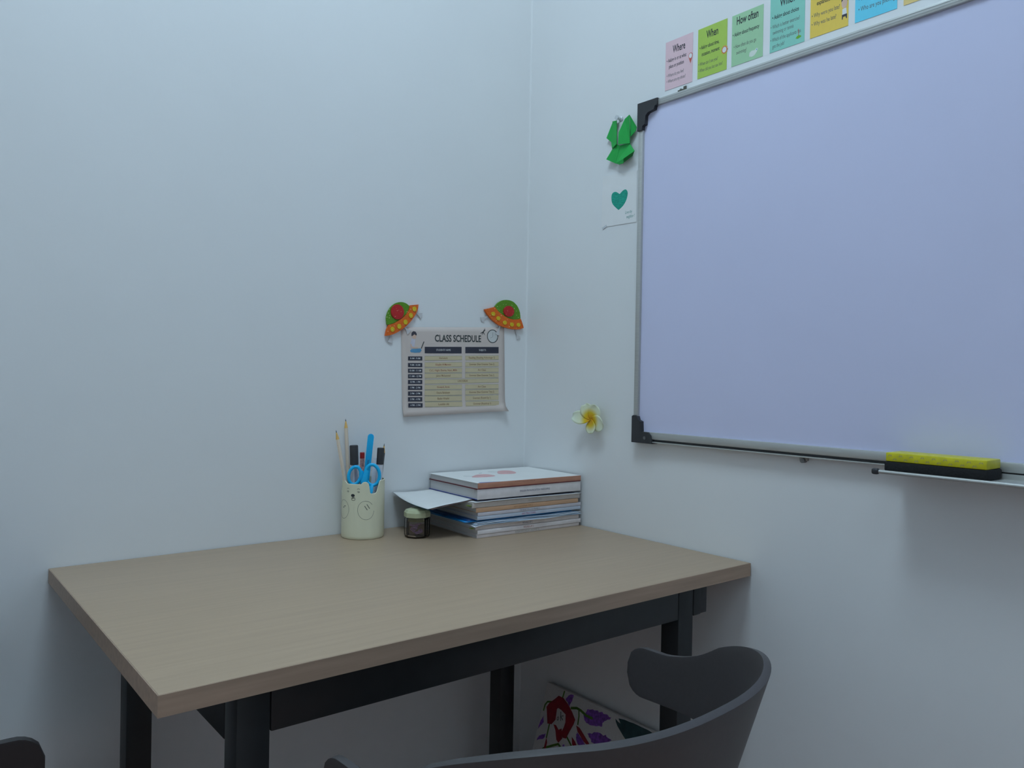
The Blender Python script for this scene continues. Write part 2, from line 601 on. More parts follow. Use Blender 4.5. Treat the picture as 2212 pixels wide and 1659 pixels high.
c2 = card(CP[1], -0.5256, -0.5957, 1.6980, 0.0990, 'lime green card headed When with a small sun', 'When',
          [('\u2022 Asking about time,', 0.06, 0.61, B_, 0.62, 1), ('  occasion, moment', 0.09, 0.47, B_, 0.62, 1),
           ('\u2022 When can I see you?', 0.03, 0.28, 0.0082, 0.6, 0), ('\u2022 When did you last see him?', 0.03, 0.15, 0.0082, 0.57, 0)], 0.83)
c3 = card(CP[2], -0.6068, -0.6763, 1.6988, 0.0975, 'sage green card headed How often with a small pale animal', 'How often',
          [('\u2022 Asking about frequency', 0.03, 0.61, B_, 0.62, 1), ('\u2022 How often do you go', 0.07, 0.37, 0.0084, 0.6, 0), ('  swimming?', 0.11, 0.24, 0.0084, 0.6, 0)], 0.86)
c4 = card(CP[3], -0.6912, -0.7615, 1.6992, 0.1000, 'teal green card headed Which with a tiny golf green', 'Which',
          [('\u2022 Asking about choice', 0.06, 0.63, B_, 0.66, 1), ('\u2022 Which is better exercise?', 0.02, 0.46, 0.0082, 0.62, 0), ('  swimming or tennis', 0.04, 0.35, 0.0082, 0.62, 0),
           ('\u2022 Which of the applicants has', 0.02, 0.22, 0.0082, 0.60, 0), ('  got the job?', 0.04, 0.10, 0.0082, 0.60, 0)], 0.86)
c5 = card(CP[4], -0.7725, -0.8432, 1.7000, 0.1000, 'yellow card about explanation with a cartoon boy', 'Why',
          [('\u2022 Asking for', 0.08, 0.72, B_, 0.66, 1), ('  explanation', 0.12, 0.58, B_, 0.66, 1), ('\u2022 Why were you late?', 0.04, 0.38, 0.0088, 0.64, 0), ('\u2022 Why was he late?', 0.04, 0.23, 0.0088, 0.64, 0)], 0.88)
c6 = card(CP[5], -0.8552, -0.9262, 1.6998, 0.1000, 'bright sky blue card with lines about who, right of yellow card', 'Who',
          [('\u2022 Asking about people', 0.08, 0.60, B_, 0.66, 1), ('\u2022 Who is that woman?', 0.08, 0.37, 0.0092, 0.66, 0), ('\u2022 Who are you phoning?', 0.08, 0.20, 0.0092, 0.66, 0)], 0.86)
c7 = card(CP[6], -0.9368, -1.0071, 1.7005, 0.1000, 'sandy orange card cut by the top of the picture', 'What', [], 0.86)
# small pictures printed on the cards
REDI = mat('red_print', (0.62, 0.12, 0.08), 0.7)
WHI = mat('white_print', (0.78, 0.78, 0.78), 0.7)
ORI = mat('orange_print', (0.80, 0.36, 0.06), 0.7)
pw = 0.0735
p_ = newpoly('map_pin_picture', [(0.066, 0.0385), (0.0615, 0.051), (0.0705, 0.051)], 0.0008, 0.00095, REDI, c1)
newpoly('map_pin_ring', ell(0.066, 0.054, 0.0052, 0.0062), 0.0008, 0.00096, REDI, c1)
newpoly('map_pin_head', ell(0.066, 0.054, 0.004, 0.005), 0.00097, 0.00105, WHI, c1)
sun = []
for k in range(20):
    a = 2*PI*k/20
    r_ = 0.0085 if k % 2 == 0 else 0.006
    sun.append((0.0645+r_*math.cos(a), 0.0395+r_*1.1*math.sin(a)))
newpoly('sun_picture', sun, 0.0008, 0.00095, ORI, c2)
newpoly('sun_ring', ell(0.0645, 0.0395, 0.0058, 0.0066), 0.00096, 0.001, REDI, c2)
newpoly('sun_face', ell(0.0645, 0.0395, 0.0047, 0.0055), 0.00101, 0.00106, WHI, c2)
newpoly('animal_picture', [(0.040, 0.008), (0.046, 0.0055), (0.052, 0.007), (0.057, 0.0125), (0.0595, 0.0175), (0.056, 0.0195), (0.052, 0.0165), (0.046, 0.0175), (0.041, 0.015)], 0.0008, 0.00095, mat('pale_print', (0.68, 0.74, 0.66), 0.7), c3)
newpoly('animal_spot', ell(0.0565, 0.0165, 0.0012, 0.0012, 10), 0.00096, 0.001, mat('blue_print', (0.1, 0.35, 0.6), 0.7), c3)
newpoly('golf_green_picture', [(0.053, 0.0105), (0.056, 0.0135), (0.059, 0.0145), (0.064, 0.0125), (0.064, 0.0105), (0.058, 0.0085)], 0.0008, 0.00095, mat('grass_print', (0.16, 0.42, 0.02), 0.7), c4)
newpoly('golf_flag_pole', [(0.0583, 0.014), (0.0592, 0.014), (0.0592, 0.026), (0.0583, 0.026)], 0.0008, 0.00095, REDI, c4)
SKIN = mat('skin_print', (0.74, 0.50, 0.38), 0.7)
HAIR = mat('hair_print', (0.05, 0.045, 0.06), 0.7)
newpoly('boy_face', ell(0.0635, 0.0410, 0.0052, 0.0095), 0.0008, 0.0009, SKIN, c5)
newpoly('boy_hair', [(0.0578, 0.0435), (0.0585, 0.0515), (0.0620, 0.0555), (0.0670, 0.0545), (0.0695, 0.0495), (0.0692, 0.0425), (0.0670, 0.0465), (0.0620, 0.0475)], 0.00091, 0.001, HAIR, c5)
newpoly('boy_shirt', [(0.0600, 0.0215), (0.0600, 0.0310), (0.0670, 0.0320), (0.0680, 0.0215)], 0.0008, 0.0009, WHI, c5)
newpoly('boy_trousers', [(0.0595, 0.0135), (0.0595, 0.0215), (0.0685, 0.0215), (0.0685, 0.0135), (0.0670, 0.0135), (0.0660, 0.0175), (0.0615, 0.0175), (0.0610, 0.0135)], 0.0008, 0.0009, HAIR, c5)

# ------------------------------------------------------------------ class schedule on the back wall
SCHX, SCHZ = -0.3656, 1.0009
CREAM = mat('schedule_paper', (0.66, 0.56, 0.51), 0.7, 0.015, 12)
CELL = mat('cell_yellow', (0.64, 0.53, 0.34), 0.7, 0.02)
CELLB = mat('cell_border', (0.40, 0.40, 0.26), 0.7)
NAVY = mat('header_navy', (0.035, 0.035, 0.055), 0.7, 0.05)
bm = bmesh.new()
NX, NZ = 24, 18
g = []
for i in range(NX+1):
    row = []
    for j in range(NZ+1):
        a, b = i/NX, j/NZ
        x = 0.0016+0.0035*(1-b) + a*0.2945
        z = (-0.003+0.0045*a)*(1-b) + (0.1985+0.0105*a)*b
        out = 0.0010 + 0.006*max(0, 1-b*5.5)**2 + 0.010*max(0, 1-b*12)**2*max(0, a-0.88)/0.12
        row.append(bm.verts.new((x, z, out)))
    g.append(row)
for i in range(NX):
    for j in range(NZ):
        bm.faces.new((g[i][j], g[i+1][j], g[i+1][j+1], g[i][j+1]))
sch = mesh_obj('class_schedule', bm, CREAM, None, (SCHX, 0, SCHZ), (PI/2, -0.0165, 0), True)
tag(sch, 'cream paper class schedule with yellow and navy cells on the back wall', 'poster')
md = sch.modifiers.new('thick', 'SOLIDIFY')
md.thickness = 0.0003
md.offset = 1


def quad(name, x0, x1, z0, z1, z2, z3, mt, parent, lift):
    """z0 z1 bottom left/right, z2 z3 top left/right"""
    return newpoly(name, [(x0, z0), (x1, z1), (x1, z3), (x0, z2)], lift, lift+0.00012, mt, parent)


def dip(z):
    b = z/0.2
    return 0.0016 + 0.006*max(0, 1-b*5.5)**2


text(sch, 'title', 'CLASS SCHEDULE', 0.0222, 0.158, 0.1765, 0.00165, mat('title_ink', (0.04, 0.05, 0.05), 0.7), bold=0.022, rot=R(1.0), fit=0.133)
h1 = quad('header_cell', 0.0639, 0.1673, 0.1408, 0.1422, 0.1556, 0.1576, NAVY, sch, 0.0016)
text(h1, 'header_text', "STUDENTS' NAME", 0.0062, 0.1155, 0.1490, 0.00175, WHI, rot=R(0.9), fit=0.040)
h2 = quad('header_cell', 0.1781, 0.2785, 0.1429, 0.1443, 0.1578, 0.1598, NAVY, sch, 0.0016)
text(h2, 'header_text', 'SUBJECTS', 0.0062, 0.229, 0.1511, 0.00175, WHI, rot=R(0.9), fit=0.021)
times = ['8 AM - 9 AM', '9 AM - 10 AM', '10 AM - 11 AM', '11 AM - 12 PM', '12 PM - 1 PM', '1 PM - 2 PM', '2 PM - 3 PM', '3 PM - 4 PM', '4 PM - 5 PM']
tz = [(.1238, .1242, .1329, .1334), (.1088, .1090, .1181, .1184), (.0960, .0960, .1053, .1054), (.0833, .0832, .0926, .0926), (.0703, .0700, .0798, .0796),
      (.0573, .0568, .0668, .0664), (.0439, .0433, .0537, .0533), (.0308, .0301, .0407, .0401), (.0174, .0165, .0271, .0263)]
for s, (a, b, c, d) in zip(times, tz):
    zc = (a+b+c+d)/4
    lf = dip(zc-0.005)
    q = quad('time_cell', 0.0195, 0.0574, a, b, c, d, NAVY, sch, lf)
    text(q, 'time_text', s, 0.0056, 0.0384, zc, lf+0.00015, WHI, rot=math.atan2(b-a, 0.038), fit=0.0265 if len(s) < 13 else 0.0305, bold=0.01)
names = ['Abdulaziz', 'Khadim Al Marwan', 'CLC, Night Shema, Nori, Milik', 'Jubran Mohammed', None, 'Howard, Arvin', 'Osama Bahakeem', 'Bader Khalid', 'Latefah Ali']
subj = ['Reading (Reading Advantage 1)', 'Grammar (New Grammar Time 2)', 'Art Class', 'Grammar (New Grammar Time 1)', None, 'Art Class', 'Grammar (New Grammar Time 2)', 'Grammar (Round-Up 1)', 'Grammar (Round-up 1)']
nz_ = [(.1246, .1268, .1340, .1361), (.1092, .1108, .1194, .1210), (.0960, .0972, .1062, .1073), (.0836, .0844, .0937, .0945), (.0707, .0711, .0798, .0801),
       (.0575, .0575, .0677, .0676), (.0439, .0435, .0553, .0548), (.0303, .0294, .0420, .0411), (.0177, .0163, .0284, .0271)]
BRN = mat('brown_ink', (0.26, 0.15, 0.07), 0.7)
RDN = mat('reddish_ink', (0.36, 0.13, 0.07), 0.7)


def cell(name, x0, x1, a, b, c, d, s, ink):
    zc = (a+b+c+d)/4
    lf = dip(min(a, b))
    q = quad(name, x0, x1, a, b, c, d, CELL, sch, lf)
    bm_ = bmesh.new()
    for st in stroke([(x0, a), (x1, b), (x1, d), (x0, c)], 0.0007, True):
        poly(bm_, st, lf+0.00013, lf+0.0002)
    mesh_obj('cell_border', bm_, CELLB, q)
    text(q, 'cell_text', s, 0.0066, (x0+x1)/2-0.001, zc, lf+0.0002, ink, rot=math.atan2(b-a, x1-x0), fit=min(0.0027*len(s), 0.080), bold=0.012)


for k in range(9):
    a, b, c, d = nz_[k]
    if names[k] is None:
        cell('break_cell', 0.0642, 0.2792, a, b+0.0018, c, d+0.0022, 'LUNCH BREAK', BRN)
        continue
    cell('name_cell', 0.0640, 0.1685, a, b, c, d, names[k], RDN if k in (1, 2, 5) else BRN)
    sl = (b-a)/0.1045
    a2, b2 = b+sl*0.009, b+sl*0.111
    c2_, d2 = d+sl*0.009, d+sl*0.111
    cell('subject_cell', 0.1783, 0.2787, a2+0.0004*(k > 5), b2+0.0012*(k > 5), c2_, d2+0.0008*(k > 5), subj[k], BRN)
# clock, aeroplane doodle and boy with laptop printed on the sheet
TI = MATS['title_ink']
newstroke('clock_ring', ell(0.2598, 0.1857, 0.0160, 0.0155, 36), 0.0019, 0.0016, TI, sch, True)
newpoly('clock_face', ell(0.2598, 0.1857, 0.0154, 0.0149, 32), 0.0015, 0.0016, mat('clock_print', (0.62, 0.62, 0.60), 0.7), sch)
newstroke('clock_hand', [(0.2605, 0.1955), (0.2600, 0.1840), (0.2530, 0.1815)], 0.0008, 0.0017, mat('grey_print', (0.25, 0.25, 0.26), 0.7), sch)
newstroke('plane_body', [(0.2228, 0.1915), (0.2310, 0.1955), (0.2375, 0.2005)], [0.0012, 0.0022, 0.0012], 0.0016, TI, sch)
newstroke('plane_wing', [(0.2270, 0.1880), (0.2310, 0.1955), (0.2365, 0.2040)], [0.0008, 0.0020, 0.0008], 0.0017, TI, sch)
newstroke('plane_wing', [(0.2310, 0.1955), (0.2355, 0.1890)], [0.0018, 0.0008], 0.0017, TI, sch)
newpoly('boy_trousers', [(0.0245, 0.146), (0.029, 0.1498), (0.040, 0.1505), (0.053, 0.1515), (0.0555, 0.147), (0.051, 0.1425), (0.038, 0.1415), (0.027, 0.1425)], 0.0016, 0.0017, mat('blue_trousers_print', (0.10, 0.30, 0.50), 0.7), sch)
newpoly('boy_shirt', [(0.0245, 0.158), (0.0285, 0.1725), (0.034, 0.1755), (0.0385, 0.172), (0.037, 0.160), (0.036, 0.1515), (0.028, 0.1515)], 0.0016, 0.0017, mat('shirt_print', (0.62, 0.58, 0.66), 0.7), sch)
newpoly('boy_face', ell(0.0355, 0.1795, 0.0058, 0.0068), 0.00171, 0.0018, SKIN, sch)
newpoly('boy_hair', [(0.028, 0.1795), (0.0285, 0.1865), (0.033, 0.1905), (0.039, 0.1895), (0.0425, 0.184), (0.041, 0.1805), (0.036, 0.1835), (0.031, 0.1795)], 0.00181, 0.0019, HAIR, sch)
newstroke('boy_arm', [(0.0265, 0.161), (0.0285, 0.155), (0.036, 0.1525), (0.045, 0.1525)], [0.0035, 0.0032, 0.0028, 0.0024], 0.00172, SKIN, sch)
newstroke('laptop', [(0.0545, 0.1515), (0.0618, 0.1675)], 0.0020, 0.0017, TI, sch)


# ------------------------------------------------------------------ glitter foam flying-saucer stickers
def glitter(name, col):
    M = mat(name, col, 0.55, 0.10, 260, 0.15)
    nt_ = M.node_tree
    b = nt_.nodes['Principled BSDF']
    vo = nt_.nodes.new('ShaderNodeTexVoronoi')
    vo.inputs['Scale'].default_value = 700
    tc_ = nt_.nodes['Texture Coordinate']
    nt_.links.new(tc_.outputs['Object'], vo.inputs['Vector'])
    rp = nt_.nodes.new('ShaderNodeValToRGB')
    rp.color_ramp.elements[0].position = 0.985
    rp.color_ramp.elements[1].position = 0.992
    sep = nt_.nodes.new('ShaderNodeSeparateColor')
    nt_.links.new(vo.outputs['Color'], sep.inputs[0])
    nt_.links.new(sep.outputs[0], rp.inputs[0])
    mx = nt_.nodes.new('ShaderNodeMix')
    mx.data_type = 'RGBA'
    old = b.inputs['Base Color'].links[0].from_socket
    nt_.links.new(rp.outputs[0], mx.inputs[0])
    nt_.links.new(old, mx.inputs[6])
    mx.inputs[7].default_value = (0.85, 0.75, 0.45, 1)
    nt_.links.new(mx.outputs[2], b.inputs['Base Color'])
    return M


GRN = glitter('green_glitter_foam', (0.10, 0.27, 0.005))
ORG = glitter('orange_glitter_foam', (0.75, 0.13, 0.004))
RED = glitter('red_glitter_foam', (0.50, 0.012, 0.012))
YEL = glitter('yellow_glitter_foam', (0.70, 0.50, 0.01))
LEGM = mat('silver_grey_foam', (0.62, 0.60, 0.60), 0.5)


def smooth_poly(pts, n=3, sharp=()):
    """Catmull-Rom through the points, keeping listed corners sharp"""
    out = []
    N_ = len(pts)
    for i in range(N_):
        p0, p1, p2, p3 = [Vector(pts[(i+k) % N_]) for k in (-1, 0, 1, 2)]
        if i in sharp:
            p0 = p1
        if (i+1) % N_ in sharp:
            p3 = p2
        for k in range(n):
            t_ = k/n
            out.append(tuple(0.5*((2*p1) + (-p0+p2)*t_ + (2*p0-5*p1+4*p2-p3)*t_*t_ + (-p0+3*p1-3*p2+p3)*t_**3)))
    return out


def ufo(loc, dome, dsh, rim, rsh, redc, redr, dots, dr, legs, label):
    t = thing('flying_saucer_sticker', label, 'sticker', loc, (PI/2, -0.02, 0), 'flying saucer stickers')
    newpoly('dome', smooth_poly(dome, 3, dsh), 0.0015, 0.0055, GRN, t, 0.0008)
    rm = newpoly('rim', smooth_poly(rim, 3, rsh), 0.0018, 0.0072, ORG, t, 0.0008)
    newpoly('porthole', ell(redc[0], redc[1], redr[0], redr[1], 28), 0.0056, 0.0085, RED, t, 0.0006)
    for x, y in dots:
        newpoly('light_dot', ell(x, y, dr[0], dr[1], 16), 0.0073, 0.0088, YEL, rm, 0.0004)
    for (fx, fy), (sx, sy) in legs:
        d = Vector((fx-sx, fy-sy)).normalized()
        n_ = Vector((-d.y, d.x))
        s_, f_ = Vector((sx, sy))-d*0.004, Vector((fx, fy))
        pts = [s_-n_*0.002, f_-d*0.005-n_*0.0025, f_+d*0.004-n_*0.0068, f_+d*0.0055-n_*0.001, f_+d*0.004+n_*0.0068, f_-d*0.005+n_*0.0025, s_+n_*0.002]
        newpoly('landing_leg', [tuple(p) for p in pts], 0.0018, 0.0030, LEGM, t)
    return t


ufo((-0.3675, 0, 1.2167),
    [(-0.0385, -0.0137), (-0.0399, 0.0008), (-0.0373, 0.0119), (-0.0312, 0.023), (-0.0219, 0.0317), (-0.0105, 0.0372), (0.0001, 0.0385), (0.0107, 0.0361), (0.0189, 0.031), (0.0152, 0.0197), (0.0057, 0.0082), (-0.0079, -0.0015), (-0.0225, -0.0094)], (0, 8),
    [(-0.0434, -0.0384), (-0.04, -0.0246), (-0.0343, -0.0135), (-0.0204, -0.0094), (-0.0058, -0.0005), (0.0068, 0.0083), (0.0152, 0.0197), (0.0214, 0.0326), (0.0426, 0.0353), (0.0388, 0.0208), (0.0293, 0.0055), (0.0134, -0.0118), (-0.0056, -0.0253), (-0.0264, -0.0351)], (0, 2, 7, 8),
    (-0.0131, 0.0158), (0.0166, 0.0168), [(-0.0265, -0.0233), (-0.0092, -0.0163), (0.0071, -0.0061), (0.0211, 0.0094), (0.0304, 0.0243)], (0.0053, 0.0058),
    [((0.0487, 0.0119), (0.0389, 0.0161)), ((0.0167, -0.0256), (0.0092, -0.0175)), ((-0.0284, -0.048), (-0.0264, -0.0351))],
    'glitter flying saucer sticker tilted up to the right at the schedule left corner')
ufo((-0.0720, 0, 1.2459),
    [(-0.0333, 0.0187), (-0.0223, 0.0292), (-0.0048, 0.036), (0.0155, 0.0356), (0.031, 0.029), (0.0416, 0.0163), (0.0471, 0.0012), (0.0467, -0.0086), (0.0266, -0.0104), (0.0061, -0.0076), (-0.0143, 0.0016), (-0.0269, 0.01)], (0, 7),
    [(-0.0664, 0.0098), (-0.0345, 0.0173), (-0.0269, 0.009), (-0.0143, 0.0006), (0.0061, -0.0082), (0.0266, -0.011), (0.0472, -0.008), (0.0573, -0.0311), (0.0347, -0.0355), (0.009, -0.0337), (-0.0188, -0.0276), (-0.0414, -0.0155), (-0.0564, -0.0032)], (0, 1, 6, 7),
    (0.0083, 0.0086), (0.0168, 0.0135), [(-0.0412, 0.0), (-0.0251, -0.0102), (-0.0049, -0.0199), (0.0176, -0.0239), (0.0387, -0.024)], (0.0062, 0.0052),
    [((-0.0684, -0.0136), (-0.0563, -0.0071)), ((-0.0223, -0.0458), (-0.0175, -0.0316)), ((0.0415, -0.053), (0.0348, -0.0379))],
    'glitter flying saucer sticker tilted down to the right near the room corner')

# ------------------------------------------------------------------ plumeria flower on the right wall
fl = thing('plumeria_flower', 'white and yellow artificial plumeria flower stuck on the right wall', 'flower', (0, -0.2565, 0.999), RIGHT_ROT)
PET = bpy.data.materials.new('petal')
PET.use_nodes = True
nt = PET.node_tree
b = nt.nodes['Principled BSDF']
b.inputs['Roughness'].default_value = 0.6
tc = nt.nodes.new('ShaderNodeTexCoord')
ln_ = nt.nodes.new('ShaderNodeVectorMath')
ln_.operation = 'LENGTH'
mp = nt.nodes.new('ShaderNodeMapping')
mp.inputs['Scale'].default_value = (1, 1, 0)
nt.links.new(tc.outputs['Object'], mp.inputs[0])
nt.links.new(mp.outputs[0], ln_.inputs[0])
rp = nt.nodes.new('ShaderNodeValToRGB')
cr = rp.color_ramp
cr.elements[0].position = 0.008
cr.elements[0].color = (0.72, 0.36, 0.0, 1)
cr.elements[1].position = 0.027
cr.elements[1].color = (0.78, 0.80, 0.56, 1)
e = cr.elements.new(0.017)
e.color = (0.74, 0.55, 0.01, 1)
e = cr.elements.new(0.05)
e.color = (0.74, 0.80, 0.66, 1)
nt.links.new(ln_.outputs['Value'], rp.inputs[0])
nt.links.new(rp.outputs[0], b.inputs['Base Color'])
for k, (ang, ln, wd, tilt) in enumerate(((174, 0.050, 0.032, 0.28), (116, 0.037, 0.037, 0.22), (50, 0.038, 0.038, 0.18), (-20, 0.043, 0.038, 0.10), (-82, 0.033, 0.036, 0.16))):
    bm = bmesh.new()
    NL, NW = 12, 8
    gr = []
    for i in range(NL+1):
        a = i/NL
        hw = wd/2*(math.sin(PI*min(1, a*0.92+0.02)**0.85)**0.62)*(0.55+0.45*a)*1.25
        row = []
        for j in range(NW+1):
            b_ = j/NW*2-1
            row.append(bm.verts.new((a*ln, b_*hw, 0.018+a*ln*tilt - 0.004*a*a + 0.0028*b_*(1-0.3*a) + 0.003*b_*b_*a)))
        gr.append(row)
    for i in range(NL):
        for j in range(NW):
            bm.faces.new((gr[i][j], gr[i+1][j], gr[i+1][j+1], gr[i][j+1]))
    o = mesh_obj('petal', bm, PET, fl, rot=(0, 0, R(ang)), smooth=True)
    md = o.modifiers.new('thick', 'SOLIDIFY')
    md.thickness = 0.001
newtube('stem', [(0, 0, 0.0005), (0, 0, 0.012), (0, 0, 0.019)], [0.006, 0.0045, 0.0065], mat('stem_green', (0.3, 0.42, 0.15), 0.6), fl)

# ------------------------------------------------------------------ origami shirt and heart note beside the whiteboard
GP = mat('green_origami_paper', (0.008, 0.40, 0.06), 0.6, 0.04, 40)
GPD = mat('green_origami_shade', (0.006, 0.19, 0.03), 0.7, 0.04, 40)  # darker copy of the paper green: shade inside the open hem, painted in
ori = thing('origami_outfit', 'folded bright green origami shirt and skirt pinned beside whiteboard corner', 'origami', (0, -0.3171, 1.6159), RIGHT_ROT)


def folded(name, pts3, faces, mt=GP, th=0.0012):
    bm_ = bmesh.new()
    vs = [bm_.verts.new((x+0.62*z, y-0.22*z, z*0.62)) for x, y, z in pts3]
    for f in faces:
        bm_.faces.new([vs[i] for i in f])
    o = mesh_obj(name, bm_, mt, ori)
    md_ = o.modifiers.new('thick', 'SOLIDIFY')
    md_.thickness = th
    md_.offset = -1
    return o


folded('left_front', [(-0.0264, 0.0533, 0.010), (-0.0140, 0.0522, 0.016), (-0.0133, -0.0005, 0.020), (-0.0263, -0.0077, 0.015), (-0.0289, 0.0063, 0.010)],
       [(0, 4, 3, 2, 1)])
folded('left_sleeve', [(-0.0264, 0.0533, 0.0095), (-0.0459, 0.0204, 0.013), (-0.0280, 0.0063, 0.0095)], [(0, 1, 2)])
folded('right_front', [(0.0236, 0.0550, 0.024), (0.0268, -0.0073, 0.018), (-0.0086, -0.0024, 0.024), (-0.0073, 0.0243, 0.022), (0.0104, 0.0493, 0.018)],
       [(0, 4, 3, 2, 1)])
folded('right_sleeve', [(0.0238, 0.0545, 0.022), (0.0453, 0.0240, 0.012), (0.0429, 0.0169, 0.011), (0.0274, 0.0068, 0.016)], [(0, 3, 2, 1)])
folded('skirt_left', [(-0.0263, -0.0077, 0.011), (-0.0127, -0.0006, 0.013), (-0.0031, -0.0053, 0.010), (-0.0158, -0.0425, 0.014), (-0.0453, -0.0276, 0.020)], [(0, 4, 3, 2, 1)])
folded('skirt_right', [(-0.0027, -0.0053, 0.014), (0.0251, -0.0069, 0.015), (0.0392, -0.0266, 0.026), (0.0071, -0.0369, 0.029), (0.0073, -0.0465, 0.024), (-0.0062, -0.0466, 0.019), (-0.0154, -0.0425, 0.017)], [(0, 6, 5, 4, 3, 2, 1)])
folded('hem_fold', [(0.0392, -0.0266, 0.022), (0.0350, -0.0352, 0.012), (0.0100, -0.0445, 0.012), (0.0071, -0.0369, 0.024)], [(0, 3, 2, 1)], GPD)
folded('shirt_back', [(-0.024, 0.046, 0.006), (0.024, 0.046, 0.006), (0.026, -0.030, 0.006), (-0.026, -0.030, 0.006)], [(0, 3, 2, 1)], mat('pale_origami_back', (0.62, 0.66, 0.62), 0.7))
pn = thing('push_pin', 'clear push pin holding the green origami outfit', 'pin', (0, -0.3170, 1.6690), RIGHT_ROT)
CLR = mat('clear_plastic', (0.72, 0.74, 0.76), 0.15, 0.02, 60)
CLR.node_tree.nodes['Principled BSDF'].inputs['Transmission Weight'].default_value = 0.15
bm = bmesh.new()
lathe(bm, [(0.0, 0.0006), (0.0055, 0.0006), (0.0058, 0.003), (0.0035, 0.005), (0.003, 0.011), (0.005, 0.014), (0.0052, 0.016), (0.0, 0.0165)], 20)
auto_smooth(mesh_obj('pin_head', bm, CLR, pn))

note = newpoly('heart_note', [(-0.0537, 0.060), (-0.0552, -0.0557), (0.0510, -0.0580), (0.0510, 0.0535)], 0.0004, 0.0010, mat('thin_note_paper', (0.82, 0.81, 0.80), 0.8, 0.015, 25), None, loc=(0, -0.3167, 1.4915), rot=RIGHT_ROT)
tag(note, 'white paper note with a teal heart taped left of the whiteboard', 'note')
TEAL = mat('teal_felt_pen', (0.008, 0.34, 0.24), 0.7, 0.25, 130, stretch=(1, 3, 1))
hp = [(-0.0025, -0.0242), (-0.0199, -0.0093), (-0.0248, 0.003), (-0.0232, 0.0154), (-0.0123, 0.018), (0.0002, 0.011), (0.0095, 0.0169), (0.0188, 0.0178), (0.0244, 0.0094), (0.0207, -0.0053), (0.0103, -0.0173)]
newpoly('drawn_heart', smooth_poly(hp, 4, (0, 5)), 0.00102, 0.00112, TEAL, note)
text(note, 'handwriting', 'Love thy', 0.0095, 0.0275, -0.0330, 0.00104, mat('teal_ink', (0.02, 0.25, 0.2), 0.7), 0.62, shear=0.25)
text(note, 'handwriting', 'neighbor !', 0.0095, 0.0335, -0.0432, 0.00104, MATS['teal_ink'], 0.62, shear=0.25)
newpoly('tape', [(-0.0525, -0.0575), (-0.0395, -0.0515), (-0.0375, -0.0555), (-0.0505, -0.0615)], 0.00105, 0.0015, CLR, note)

# ------------------------------------------------------------------ canvas painting leaning under the desk
lean = math.atan2(0.2838, 0.9589)
cv = thing('canvas_painting', 'white canvas painted with red and purple flowers leaning under the desk', 'painting', (-0.125, -0.120, 0.0055), (0, 0, 0))
U = Vector((0, -1, 0))
V = Vector((math.sin(lean), 0, math.cos(lean)))
Nn = U.cross(V)
mm = Matrix((U, V, Nn)).transposed().to_4x4()
mm.translation = (-0.1235, -0.1250, 0.0050)
cv.matrix_world = mm
newbox('canvas', (0, 0, -0.0160), (0.465, 0.3690, 0), mat('canvas_white', (0.74, 0.70, 0.68), 0.8, 0.03, 200, 0.2), cv, 0.0015)


def sh(pts):
    return [(max(0.001, 0.96*x+0.0075), min(0.3675, 0.96*y+0.0215)) for x, y in pts]


CR = mat('crimson_paint', (0.26, 0.006, 0.016), 0.5, 0.25, 60)
PU = mat('purple_paint', (0.22, 0.07, 0.42), 0.6, 0.5, 160)
GR = mat('green_paint', (0.07, 0.16, 0.01), 0.6, 0.2, 60)
DK = mat('slate_paint', (0.022, 0.065, 0.075), 0.5, 0.3, 50)
z_ = 0.0002


def paint(name, pts, mt, k):
    return newpoly(name, sh(pts), z_+0.00012*k, z_+0.00012*k+0.0002, mt, cv)


def rough(pts, amp=0.0022, n=4):
    out = []
    for a, b in zip(pts, pts[1:]+pts[:1]):
        for i in range(n):
            f = i/n
            out.append((a[0]+(b[0]-a[0])*f+random.uniform(-amp, amp), a[1]+(b[1]-a[1])*f+random.uniform(-amp, amp)))
    return out


paint('purple_spray', rough([(0.09, 0.364), (0.075, 0.357), (0.066, 0.343), (0.083, 0.333), (0.088, 0.347)], 0.001), PU, 0)
paint('purple_spray', rough([(0.142, 0.345), (0.172, 0.350), (0.199, 0.353), (0.217, 0.35), (0.2, 0.337), (0.193, 0.324), (0.163, 0.314), (0.142, 0.316), (0.134, 0.330)]), PU, 0)
paint('purple_spray', rough([(0.157, 0.296), (0.18, 0.304), (0.211, 0.309), (0.23, 0.307), (0.225, 0.296), (0.196, 0.28), (0.177, 0.279), (0.167, 0.287)]), PU, 0)
paint('purple_spray', rough([(0.005, 0.284), (-0.002, 0.267), (-0.005, 0.247), (0.010, 0.271)], 0.001), PU, 0)
paint('purple_spray', rough([(0.025, 0.248), (0.004, 0.236), (0.001, 0.224), (0.024, 0.237)], 0.001), PU, 0)
paint('purple_spray', rough([(0.125, 0.285), (0.124, 0.275), (0.142, 0.256), (0.166, 0.265), (0.146, 0.277)], 0.0015), PU, 0)
paint('purple_spray', rough([(0.044, 0.209), (0.053, 0.225), (0.067, 0.226), (0.07, 0.215)], 0.001), PU, 0)
paint('purple_spray', [(0.088, 0.244), (0.093, 0.247), (0.1, 0.236), (0.092, 0.233)], PU, 0)
